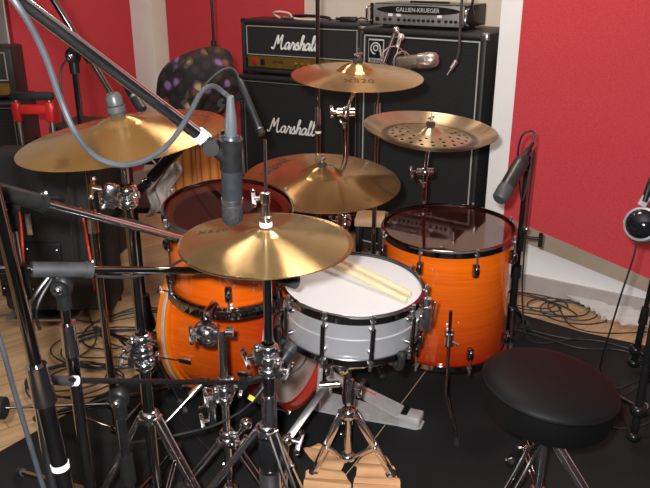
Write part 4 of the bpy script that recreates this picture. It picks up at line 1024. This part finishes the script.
# 9 large condenser mic on boom stand
b9 = PY(377, 100, 3.05); T9 = PY(378, 78, 3.05)
t9s = micstand('slender dark stand before the bass cabinet carrying the large condenser microphone', (b9.x, b9.y), T9, (T9, P(396, 30, 3.0)), clutch_z=PY(377, 112, 3.05).z, rpole=.0072, boomr=.0085, grip=False, feet=[(b9.x+.10, b9.y+.22), (b9.x-.20, b9.y+.12), (b9.x+.14, b9.y-.18)])
mc = P(404, 62, 2.78)
t = thing('condenser_microphone', 'silver large-diaphragm condenser microphone lying sideways in a wire spider cradle', 'microphone', mc)
axc = (P(437, 60, 2.74)-P(392, 64, 2.8)).normalized()
A = P(397, 63, 2.79)
champ = noisy('champagne_metal', (.42, .36, .32), (.5, .44, .40), 40, .3, metal=.8)
lc_ = .165
MB().lathe([(.0001, 0), (.020, 0), (.024, .006), (.025, .080), (.0001, .080)], A, axc, 28).build('body', noisy('grey_brown_body', (.16, .12, .10), (.2, .16, .13), 40, .4, metal=.5), t, world=True)
mb = MB().lathe([(.025, .080), (.028, .084), (.029, .128), (.025, .148), (.016, .156), (.0001, .158)], A, axc, 28); mb.build('head_grille', champ, t, world=True)
mb = MB().lathe([(.0285, .110), (.0297, .111), (.0297, .116), (.0285, .117)], A, axc, 28); mb.build('grille_band', steel, t, world=True)
t = thing('shock_mount', 'wire spider shock mount cradling the condenser microphone, with star of thin arms', 'microphone mount', P(398, 58, 2.79))
wire = mat('silver_wire', (.75, .72, .68), .25, .9)
rax = (axc+(C0-A).normalized()*1.1).normalized(); x_, y_, z_, l_ = basis((0, 0, 0), rax)
for nm, off, rr_ in (('outer_ring', .0, .062), ('inner_ring', .055, .040)):
    c = A+rax*(off-.02); MB().tube([c+x_*rr_*math.cos(a)+y_*rr_*math.sin(a) for a in [i*2*PI/36 for i in range(37)]], .0028, 8).build(nm, wire, t, world=True)
for i in range(4):
    a = PI/4+i*PI/2; d = x_*math.cos(a)+y_*math.sin(a); e = x_*math.cos(a+.8)+y_*math.sin(a+.8)
    c = A-rax*.02; MB().tube([c+d*.060, c+d*.092+rax*.045, c+e*.040+rax*.055, c+d*.034+rax*.04], .0020, 6).build('wire_arm', wire, t, world=True)
MB().tube(spline([A+Vector((0, 0, .062)), P(398, 42, 2.85), P(400, 36, 2.9), P(396, 30, 3.0)], 4), .005, 8).build('stem', steel, t, world=True)
mb = MB().ball(P(396, 30, 2.99), .014, 14); mb.build('swivel_ball', chrome, t, world=True); mb = MB().ball(P(401, 37, 2.88), .014, 14); mb.build('swivel_ball', noisy('pale_metal', (.6, .55, .5), (.7, .65, .6), 30, .3, metal=.4), t, world=True)
# 10 hanging jack cable
t = thing('jack_cable', 'black cable with silver jack plug dangling in front of the bass cabinet', 'cable', P(455, 72, 2.9))
MB().tube(spline([P(456, 62, 2.9), P(459, 50, 2.9), P(460, 30, 2.9), P(461, 10, 2.9), P(464, -12, 2.9), P(470, -22, 2.92), P(474, -8, 2.95), P(472, 6, 2.99), P(474, 16, 3.05)], 8), .0055, 8).build('lead', cablem, t, world=True)
mb = MB().cyl(P(456, 61, 2.9), P(451, 69, 2.9), .0085, .007, 12); mb.cyl(P(451, 69, 2.9), P(447, 75, 2.9), .0034, .002, 8); mb.build('jack_plug', steel, t, world=True)

# 11 floor tom microphone and its stand
bt_ = Z(509, 343); T11 = Vector((bt_.x, bt_.y, PY(527, 166, bt_.y).z))
t11 = thing('microphone_stand', 'black stand right of the floor tom with T-handle and telescoping tubes', 'microphone stand', (bt_.x, bt_.y, RUG), group='microphone stands around the kit')
B11 = Vector((bt_.x, bt_.y, RUG))
f11 = lambda z: Vector((bt_.x, bt_.y, z))
zc = PY(515, 243, bt_.y).z; zj = PY(512, 215, bt_.y).z
cyl_part(t11, 'lower_tube', blackm, (f11(.05), f11(.30), .015)); cyl_part(t11, 'middle_tube', blackm, (f11(.28), f11(zc), .0125)); cyl_part(t11, 'upper_tube', blackm, (f11(zc-.02), T11, .0095))
mb = MB().cyl(f11(.29), f11(.34), .020, n=18); mb.build('height_clutch', blackp, t11, world=True); MB().cyl(f11(zc-.03), f11(zc+.05), .018, n=18).build('height_clutch', blackp, t11, world=True)
hq = f11(zc+.025)
mb = MB().cyl(hq, hq+Vector((.075, -.02, .0)), .006, n=10); mb.cyl(hq+Vector((.075, -.02, -.032)), hq+Vector((.075, -.02, .022)), .008, n=10); mb.cyl(hq+Vector((-.04, .01, 0)), hq, .008, n=10); mb.build('t_handle', blackp, t11, world=True)
MB().ball(f11(zc+.06)+Vector((.02, -.01, .0)), .010, 12).build('lock_knob', steel, t11, world=True)
mb = MB().cyl(T11-Vector((0, 0, .01)), T11+Vector((0, 0, .025)), .0145, .013, 16); mb.ball(T11+Vector((0, 0, .028)), .0145, 14); mb.build('swivel_cap', blackp, t11, world=True)
MB().cyl(T11-Vector((0, 0, .016)), T11-Vector((0, 0, .009)), .0135, n=16).build('silver_ring', steel, t11, world=True)
tripod(t11, bt_.x, bt_.y, .15, .05, [(bt_.x-.03, bt_.y-.13), (bt_.x+.10, bt_.y+.09), (bt_.x-.11, bt_.y+.10)], blackm, 'tube')
ma = P(524, 158, 2.40); mt = P(499, 200, 2.33); lm = (mt-ma).length; am = (mt-ma).normalized()
clip(t11, T11+Vector((0, 0, .025)), P(517, 178, 2.38))
mic('chunky black dynamic microphone aimed at the floor tom, against the red panel', [('body', blackmic, [(.0001, -.01), (.011, -.01), (.013, .0), (.023, .012), (.0245, .03), (.024, lm-.055), (.0001, lm-.055)]), ('head_grille', noisy('dark_grey_mesh', (.045, .045, .05), (.08, .08, .085), 300, .5, .4, .001), [(.0245, lm-.055), (.026, lm-.045), (.025, lm-.008), (.019, lm), (.0001, lm)])], ma, am)
mic('black cable connector above the floor tom microphone', [('body', blackp, [(.0001, 0), (.010, 0), (.0105, -.03), (.0065, -.038), (.0055, -.062), (.0001, -.062)])], ma-am*.008, am, 'connector', name='cable_connector')
cable('black cable looping from the floor tom microphone down its stand', [ma-am*.066, P(534, 133, 2.42), P(530, 131, 2.43), P(522, 136, 2.45), P(518, 152, 2.5), P(519, 175, 2.6), P(523, 200, 2.68), f11(.80)+Vector((.018, -.01, 0)), f11(.5)+Vector((.018, -.012, 0)), f11(.2)+Vector((.03, -.02, 0)), f11(.03)+Vector((.08, -.04, 0)), f11(.0125)+Vector((.30, .02, 0))], .0035)

# 12 headphones hanging at the right edge on a stand
hpc = P(641, 224, 2.0)
t = thing('headphones', 'black glossy headphones with silver ring on the ear cup, hanging at the right edge', 'headphones', hpc)
vx = (C0-hpc).normalized()
fx = (vx+Vector((-.25, 0, .1))).normalized()
mb = MB().lathe([(.0001, .020), (.018, .019), (.032, .012), (.040, .0), (.040, -.012), (.0001, -.012)], hpc, fx, 32); cup = mb.build('ear_cup', mat('gloss_black', (.008, .008, .010), .08, 0, .6), t, world=True)
MB().lathe([(.040, .002), (.046, .000), (.047, -.006), (.040, -.008)], hpc, fx, 36, True).build('silver_ring', mat('silver_trim', (.62, .63, .66), .25, .7), t, world=True)
MB().lathe([(.036, -.012), (.048, -.014), (.050, -.028), (.040, -.036), (.0001, -.036)], hpc, fx, 32).build('ear_pad', noisy('dark_leatherette', (.05, .05, .055), (.08, .08, .085), 60, .6), t, world=True)
MB().bar(P(641, 206, 2.0), P(647, 196, 2.0), .022, .008, (1, 0, 0)).build('slider', mat('grey_slider', (.35, .34, .32), .4), t, world=True)
MB().tube(spline([P(644, 202, 2.0), P(653, 178, 2.0), P(668, 160, 2.03), P(690, 165, 2.06), P(700, 190, 2.08), P(700, 215, 2.08)], 6), .009, 10).build('headband', blackp, t, world=True)
mb = MB().lathe([(.0001, .020), (.030, .012), (.040, .0), (.048, -.014), (.050, -.028), (.0001, -.036)], P(700, 228, 2.08), -fx, 32); mb.build('far_ear_cup', blackp, t, world=True)
cable('thin headphone cable hanging from the ear cup at the right edge down to the carpet', [P(637, 243, 2.0), P(632, 262, 2.03), P(622, 292, 2.1), P(611, 328, 2.25), P(602, 358, 2.5), Z(601, 371, .0106), Z(615, 388, .0106), Z(640, 380, .0106)], .0028)
b13 = Z(634, 372); b13 = Vector((b13.x+.08, b13.y-.12, 0)); T13 = P(684, 152, 2.0); b13 = Vector((T13.x, T13.y, 0))
micstand('black stand at the right photo edge on which the headphones hang', (b13.x, b13.y), T13, (T13+Vector((-.05, 0, .0)), T13+Vector((.35, .1, .05))), m=blackm, grip=False, feet=[tuple(Z(645, 411)[:2]), (b13.x+.3, b13.y-.05), (b13.x+.02, b13.y+.33)])
p0 = Z(632, 372, .012); p1 = P(656, 262, 2.55)
t = micstand('slanting black stand pole at the right edge above the floor cables', (p0.x, p0.y), p1, None, m=blackm, feet=[(p0.x+.30, p0.y-.12), (p0.x+.26, p0.y+.05), (p0.x+.12, p0.y-.25)], pivot=False, hub=.10)

# ------------------------------------------------------------------ loose things
# cables on the floor
def coil(label, c, rx, ry, n, r=.0032, z=.0045, jit=.2, tail=None, m=None, rot=0., group=None):
    pts = []; x0, y0 = c
    for i in range(n*12+1):
        a = i*2*PI/12; k = 1+jit*math.sin(a*.37+n)+.08*math.sin(a*1.7); x = rx*k*math.cos(a)+.03*math.sin(a*.23); y = ry*k*math.sin(a)+.03*math.cos(a*.31)
        pts.append(Vector((x0+x*math.cos(rot)-y*math.sin(rot), y0+x*math.sin(rot)+y*math.cos(rot), z+.006*(i/12 % 2)+.003*math.sin(a*2.3)+.003)))
    if tail: pts += [Vector(p) for p in tail]
    return own(MB().tube(spline(pts, 3), r, 6), 'cable', m or cablem, label, 'cable', group or 'coiled cables on the floor')
c = Z(115, 350); coil('tangle of black cable on the wooden floor, below the left crash', (c.x, c.y), .20, .14, 5, z=.004)
c = Z(75, 385); coil('loops of black cable at the left edge of the carpet', (c.x, c.y), .16, .12, 4, z=.011)
c = Z(135, 330); coil('flat coil of black cable on the wood behind the left crash stand', (c.x, c.y), .17, .16, 3, z=.004, rot=.7)
c = Z(520, 303); coil('coil of black cable nearest the floor tom on the wooden floor at right', (c.x, c.y), .20, .085, 3, z=.004, rot=-.5, tail=[Z(570, 325, .012), Z(600, 333, .012), Z(650, 332, .012)])
c = Z(566, 312); coil('coil of black cable beside the plastic sheet on the wooden floor at right', (c.x, c.y), .13, .10, 3, z=.004, rot=-.4)
cable('long black cable running along the carpet edge at right', [Z(495, 318, .011), Z(530, 330, .011), Z(565, 338, .011), Z(600, 341, .011), Z(640, 350, .011), Z(680, 345, .011)], .0032)
for i, (lab, pts) in enumerate([
    ('thin dark cable crossing the carpet behind the throne, nearest the throne seat', [(505, 326), (545, 338), (580, 348), (620, 350), (655, 362)]),
    ('thin dark cable crossing the carpet at the right edge below the others', [(610, 400), (630, 392), (642, 384), (660, 375)]),
    ('thin dark cable curling up to the slanting stand at right', [(600, 418), (616, 428), (640, 426), (655, 418)]),
    ('black cable across the wooden floor at far left', [(-20, 318), (20, 314), (60, 318), (100, 322), (140, 316)]),
    ('black cable over the wood between the left stands', [(30, 378), (52, 368), (80, 356), (96, 340), (90, 318)]),
    ('dark cable on the black carpet below the low boom', [(60, 410), (85, 404), (120, 402), (160, 430), (178, 470)]),
    ('black cable on the carpet left of the bass drum', [(160, 345), (172, 368), (165, 395), (180, 420), (210, 450)])]):
    cable(lab, [Z(u, v, .0112) for u, v in pts], .003)
cable('thin red line running down beside the black case at left', [P(80, 208, 2.6), P(84, 222, 2.6), P(88, 245, 2.65), P(92, 270, 2.7), Z(96, 300, .01)], .004, redline)  # thin red line drawn as a tube down to the floor
cable('short thin red line at the far left above the level boom', [P(18, 205, 2.6), P(21, 225, 2.6), P(24, 262, 2.65), Z(28, 292, .01)], .004, redline)  # second thin red line, same colour, further left
cable('thin yellow string lying across the carpet from the floor tom towards the snare stand', [Z(428, 368, .009), Z(410, 392, .009), Z(385, 425, .009), Z(362, 455, .009), Z(343, 478, .009)], .0013, mat('yellow_string', (.55, .45, .22), .6))

# crumpled brown paper
def sheet(poly, res, amp, z0, seed, thick=.0006, fq=38):
    rnd = random.Random(seed); xs = [p[0] for p in poly]; ys = [p[1] for p in poly]
    bm = bmesh.new(); vs = [bm.verts.new((x, y, 0)) for x, y in poly]; bm.faces.new(vs)
    geo = lambda: bm.verts[:]+bm.edges[:]+bm.faces[:]
    st = (max(xs)-min(xs))/res
    for i in range(1, res): bmesh.ops.bisect_plane(bm, geom=geo(), plane_co=(min(xs)+st*i, 0, 0), plane_no=(1, .15, 0))
    for i in range(1, int((max(ys)-min(ys))/st)+1): bmesh.ops.bisect_plane(bm, geom=geo(), plane_co=(0, min(ys)+st*i, 0), plane_no=(.1, 1, 0))
    bmesh.ops.triangulate(bm, faces=bm.faces[:])
    for v in bm.verts:
        x, y = v.co.x*fq, v.co.y*fq
        q = abs(math.sin(x+1.3*math.sin(y*.7+seed)))*.5+abs(math.sin(y*1.3+x*.6+seed*2))*.5
        v.co.z = z0+amp*q+rnd.random()*amp*.12
    bm.verts.index_update(); mb = MB(); k = len(bm.verts)
    top = [tuple(v.co) for v in bm.verts]; fs = [[v.index for v in f.verts] for f in bm.faces]
    bot = [(a, b_2, c_-thick) for a, b_2, c_ in top]; bd_ = [[e.verts[0].index, e.verts[1].index] for e in bm.edges if e.is_boundary]
    bm.free()
    mb.add(top+bot, fs+[[i+k for i in f][::-1] for f in fs]+[[a, b_2, b_2+k, a+k] for a, b_2 in bd_]); return mb
paper = noisy('brown_kraft_paper', (.62, .34, .16), (.72, .42, .21), 9, .75)
own(sheet([tuple(Z(u, v)[:2]) for u, v in ((303, 456), (318, 450), (346, 469), (341, 475), (351, 490), (350, 540), (295, 540), (306, 478), (318, 473))], 11, .022, RUG+.002, 3, fq=52), 'paper_sheet', paper, 'left crumpled brown paper sheet on the carpet under the snare stand', 'paper')
own(sheet([tuple(Z(u, v)[:2]) for u, v in ((353, 490), (357, 476), (354, 473), (372, 452), (378, 456), (394, 474), (400, 490), (402, 540), (352, 540))], 11, .022, RUG+.002, 8, fq=52), 'paper_sheet', paper, 'right crumpled brown paper sheet on the carpet under the snare stand', 'paper')

# plastic wrap by the right wall
pm_ = bpy.data.materials.new('clear_plastic_film'); pm_.use_nodes = True; pm_.node_tree.nodes.clear()
o = N(pm_, 'ShaderNodeOutputMaterial'); mx = N(pm_, 'ShaderNodeMixShader'); mx.inputs[0].default_value = .42; tr = N(pm_, 'ShaderNodeBsdfTransparent'); pb = N(pm_, 'ShaderNodeBsdfPrincipled')
pb.inputs['Base Color'].default_value = (.80, .79, .78, 1); pb.inputs['Roughness'].default_value = .18; L(pm_, tr.outputs[0], mx.inputs[1]); L(pm_, pb.outputs[0], mx.inputs[2]); L(pm_, mx.outputs[0], o.inputs[0])
w1 = Z(560, 292); w2 = Z(652, 306); 
poly = [tuple(Z(u, v)[:2]) for u, v in ((556, 295), (580, 301), (615, 309), (655, 319), (655, 334), (630, 332), (605, 323), (580, 308), (562, 299))]
own(sheet(poly, 64, .034, .004, 5, fq=95), 'plastic_sheet', pm_, 'crumpled clear plastic sheet on the floor against the right wall', 'plastic sheet')

# conga with cloth bag on top, behind the rack tom
cgx = PY(198, 170, 3.15)
t = thing('conga_drum', 'wooden stave conga drum standing behind the rack tom, beneath a dark floral bag', 'drum', (cgx.x, 3.15, .0))
stave = mat('conga_wood', (.5, .2, .05), .3)
tc = N(stave, 'ShaderNodeTexCoord'); s = N(stave, 'ShaderNodeSeparateXYZ'); L(stave, tc.outputs['Object'], s.inputs[0])
at = N(stave, 'ShaderNodeMath', operation='ARCTAN2'); L(stave, s.outputs[1], at.inputs[0]); L(stave, s.outputs[0], at.inputs[1])
mu = N(stave, 'ShaderNodeMath', operation='MULTIPLY'); mu.inputs[1].default_value = 24/(2*PI); L(stave, at.outputs[0], mu.inputs[0])
fr = N(stave, 'ShaderNodeMath', operation='FRACT'); L(stave, mu.outputs[0], fr.inputs[0])
r = ramp(stave, fr.outputs[0], [(0, (.05, .015, .004)), (.12, (.52, .19, .04)), (.6, (.62, .25, .06)), (1, (.38, .12, .025))]); L(stave, r.outputs[0], bsdf(stave).inputs['Base Color'])
MB().lathe([(.10, 0), (.115, .05), (.145, .30), (.155, .48), (.145, .66), (.135, .76), (.125, .76), (.0001, .75)], n=48).build('shell', stave, t)
MB().lathe([(.137, .735), (.144, .735), (.144, .775), (.137, .775)], n=48, closed=True).build('hoop', chrome, t)
MB().lathe([(.0001, .768), (.136, .768)], n=48).build('head', noisy('rawhide', (.6, .52, .4), (.68, .6, .48), 6, .6), t)
for i in range(6):
    a = R(-82)+i*PI/3; MB().cyl((.152*math.cos(a), .152*math.sin(a), .74), (.160*math.cos(a), .160*math.sin(a), .56), .004, n=8).build('tension_rod', chrome, t)
# floral bag : irregular soft shape
def bagmesh():
    mb = MB(); n1_, n2_ = 40, 22; vs = []; rnd = random.Random(2)
    for j in range(n2_+1):
        ph = PI*j/n2_
        for i in range(n1_):
            a = 2*PI*i/n1_; r_ = 1+.07*math.sin(3*a+ph*2)+.05*math.sin(7*a+1.3*ph)+.04*math.sin(5*ph+a)
            x = .165*r_*math.sin(ph)**.8*math.cos(a); y = .11*r_*math.sin(ph)**.8*math.sin(a); z = .155*(1-math.cos(ph))*(1+.05*math.sin(2*a))
            x += .10*(z/.31-.3); vs.append((x, y, z))
    fs = [[j*n1_+i, j*n1_+(i+1) % n1_, (j+1)*n1_+(i+1) % n1_, (j+1)*n1_+i] for j in range(n2_) for i in range(n1_)]
    return mb.add(vs, fs)
fl = mat('dark_floral_cloth', (.03, .02, .02), .8)
vo = N(fl, 'ShaderNodeTexVoronoi'); vo.inputs['Scale'].default_value = 24; tc = N(fl, 'ShaderNodeTexCoord'); L(fl, tc.outputs['Object'], vo.inputs['Vector'])
fcol = ramp(fl, N(fl, 'ShaderNodeSeparateColor').outputs[0], [(0, (.02, .012, .012))]) if False else None
sc_ = N(fl, 'ShaderNodeSeparateColor'); L(fl, vo.outputs['Color'], sc_.inputs[0])
r = ramp(fl, sc_.outputs[0], [(0, (.020, .012, .012)), (.46, (.028, .014, .012)), (.50, (.16, .055, .025)), (.66, (.11, .04, .03)), (.70, (.022, .012, .012)), (.84, (.028, .016, .014)), (.86, (.20, .10, .24)), (.94, (.38, .30, .15))])
r.color_ramp.interpolation = 'CONSTANT'
r2 = ramp(fl, vo.outputs['Distance'], [(.25, (1, 1, 1)), (.55, (.15, .12, .12))])
mx = N(fl, 'ShaderNodeMix', data_type='RGBA', blend_type='MULTIPLY'); mx.inputs[0].default_value = 1; L(fl, r.outputs[0], mx.inputs[6]); L(fl, r2.outputs[0], mx.inputs[7]); L(fl, mx.outputs[2], bsdf(fl).inputs['Base Color'])
nn = noise(fl, 20, 3); bump(fl, nn.outputs[0], .6, .006)
bgp = bagmesh().build('cloth_bag', fl); bgp.location = (cgx.x+.0, 3.15, .790); tag(bgp, 'dark brown floral cloth bag slumped on the conga, against the red panel', 'bag')
# pale cloth hanging left of conga
cl = MB(); vs = []; n1_, n2_ = 16, 18
p0 = PY(163, 160, 3.0)
for j in range(n2_+1):
    for i in range(n1_+1):
        x = p0.x-.05+(i/n1_)*.11+.02*math.sin(j*.5)-.05*(j/n2_)**2*(1 if i < 8 else .6); y = p0.y+.022*math.sin(i*1.1+j*.25); vs.append((x, y, p0.z-(j/n2_)*.24-.015*math.sin(i*.6)))
fs = [[j*(n1_+1)+i, j*(n1_+1)+i+1, (j+1)*(n1_+1)+i+1, (j+1)*(n1_+1)+i] for j in range(n2_) for i in range(n1_)]
k = len(vs); vs2 = [(a, b_2+.004, c_) for a, b_2, c_ in vs]
bdr = [(j*(n1_+1), (j+1)*(n1_+1)) for j in range(n2_)]+[(j*(n1_+1)+n1_, (j+1)*(n1_+1)+n1_) for j in range(n2_)]+[(i, i+1) for i in range(n1_)]+[(n2_*(n1_+1)+i, n2_*(n1_+1)+i+1) for i in range(n1_)]
cl.add(vs+vs2, fs+[[q+k for q in f][::-1] for f in fs]+[[a, b_2, b_2+k, a+k] for a, b_2 in bdr])
own(cl, 'cloth', noisy('off_white_cloth', (.52, .47, .44), (.62, .57, .54), 12, .85), 'off-white cloth hanging beside the conga, left of the rack tom', 'cloth')
# chair holding the cloth: dark stool behind
t = thing('folding_chair', 'dark folding chair behind the left crash, with the off-white cloth on its back', 'chair', (p0.x-.10, p0.y+.20, 0))
cx_, cy_ = p0.x-.10, p0.y+.20
MB().box((cx_, cy_, .44), (.36, .34, .03), None, .01).build('seat', blackp, t, world=True)
MB().box((cx_, cy_-.16, .72), (.34, .02, .16), Euler((.1, 0, 0)).to_matrix(), .008).build('backrest', blackp, t, world=True)
for sx in (-1, 1):
    for sy in (-1, 1): MB().cyl((cx_+sx*.16, cy_+sy*.15, .006), (cx_+sx*.16, cy_+sy*.15, .44), .010, n=10).build('leg', blackm, t, world=True)
    MB().cyl((cx_+sx*.16, cy_-.15, .43), (cx_+sx*.16, cy_-.165, .80), .010, n=10).build('back_post', blackm, t, world=True)

# hand truck with black case at left
hc = PY(32, 108, 3.05); hx0 = PY(17, 108, 3.05).x; hx1 = PY(50, 108, 3.05).x; zt_ = hc.z
t = thing('luggage_trolley', 'folding trolley with red and black handle, at left behind the crash cymbal', 'trolley', ((hx0+hx1)/2, 3.05, 0))
zt1 = PY(32, 96, 3.05).z; zt2 = PY(32, 108, 3.05).z
for x in (hx0, hx1):
    MB().cyl((x, 3.05, .06), (x, 3.05, zt1-.01), .0105, n=14).build('post', steel, t, world=True)
MB().box(((hx0+hx1)/2, 3.05, zt1), (hx1-hx0+.045, .034, .034), None, .012).build('grip', rubber, t, world=True)
mb = MB().box(((hx0+hx1)/2, 3.045, zt2-.005), (hx1-hx0+.04, .030, .040), None, .01)
for x in (hx0, hx1): mb.box((x, 3.045, zt2-.015), (.034, .034, .085), None, .01)
mb.build('red_crossbar', redp, t, world=True)
MB().box(((hx0+hx1)/2, 2.93, .03), (.30, .26, .012), None, .003).build('toe_plate', steel, t, world=True)
for x in (hx0-.03, hx1+.03): MB().cyl((x-.012, 3.08, .06), (x+.012, 3.08, .06), .06, n=24).build('wheel', rubber, t, world=True)
t = thing('equipment_case', 'black soft equipment case strapped to the trolley at left', 'case', ((hx0+hx1)/2+.08, 2.92, .037))
fabric = noisy('black_nylon', (.012, .012, .013), (.020, .020, .021), 90, .7, .2, .001)
MB().box((.0, 0, .36), (.46, .20, .68), None, .03).build('body', fabric, t)
MB().box((-.09, -.108, .22), (.27, .016, .24), None, .006).build('front_plate', blackp, t)
for sx in (-1, 1):
    MB().box((-.13+sx*.062, -.112, .42), (.024, .012, .09), None, .004).build('metal_runner', steel, t)
mb = MB()
for i, (x, z) in enumerate(((-.17, .27), (-.05, .275), (.07, .27), (-.17, .10), (-.05, .095), (.07, .10), (-.10, .20), (.02, .20))): mb.ball((x-.04, -.117, z+.04), .004, 8)
mb.build('rivets', steel, t)
MB().tube(spline([(-.08, -.11, .52), (-.06, -.135, .54), (.06, -.135, .54), (.08, -.11, .52)], 5), .009, 8).build('carry_handle', rubber, t)
# plain black box, added further right only to fill the dark mass
t = thing('filler_box', 'matt black box added to fill the dark mass behind the left cymbal stand', 'speaker', (PY(98, 200, 3.75).x, 3.75, 0), (0, 0, R(-12)))
MB().box((0, 0, .34), (.30, .28, .68), None, .015).build('body', tolex, t)
MB().box((0, -.142, .36), (.26, .008, .56)).build('grille', grille, t)

# low wooden box between ride and floor tom
wp = Z(371, 219, .37)
t = thing('wooden_stool', 'low pale wooden stool glimpsed between the ride cymbal and the floor tom', 'stool', (wp.x, wp.y+.05, 0), (0, 0, R(-8)))
pine = noisy('pine_wood', (.55, .36, .20), (.65, .45, .27), 7, .55)
MB().box((0, 0, .355), (.13, .15, .030), None, .003).build('seat', pine, t)
for sx in (-1, 1):
    for sy in (-1, 1): MB().box((sx*.05, sy*.06, .172), (.018, .018, .340), None, .002).build('leg', blackp, t)
# round black mic/foot at far left edge
q = P(0, 408, 2.0)
t = thing('stand_counterweight', 'round black counterweight on a thin rod at the lower left photo edge', 'counterweight', q)
MB().cyl(q-Vector((.05, 0, 0)), q+Vector((.014, 0, 0)), .034, .030, 24).build('weight', rubber, t, world=True)
cyl_part(t, 'rod', dchrome, (q, P(116, 404, 2.12), .0035), n=10)
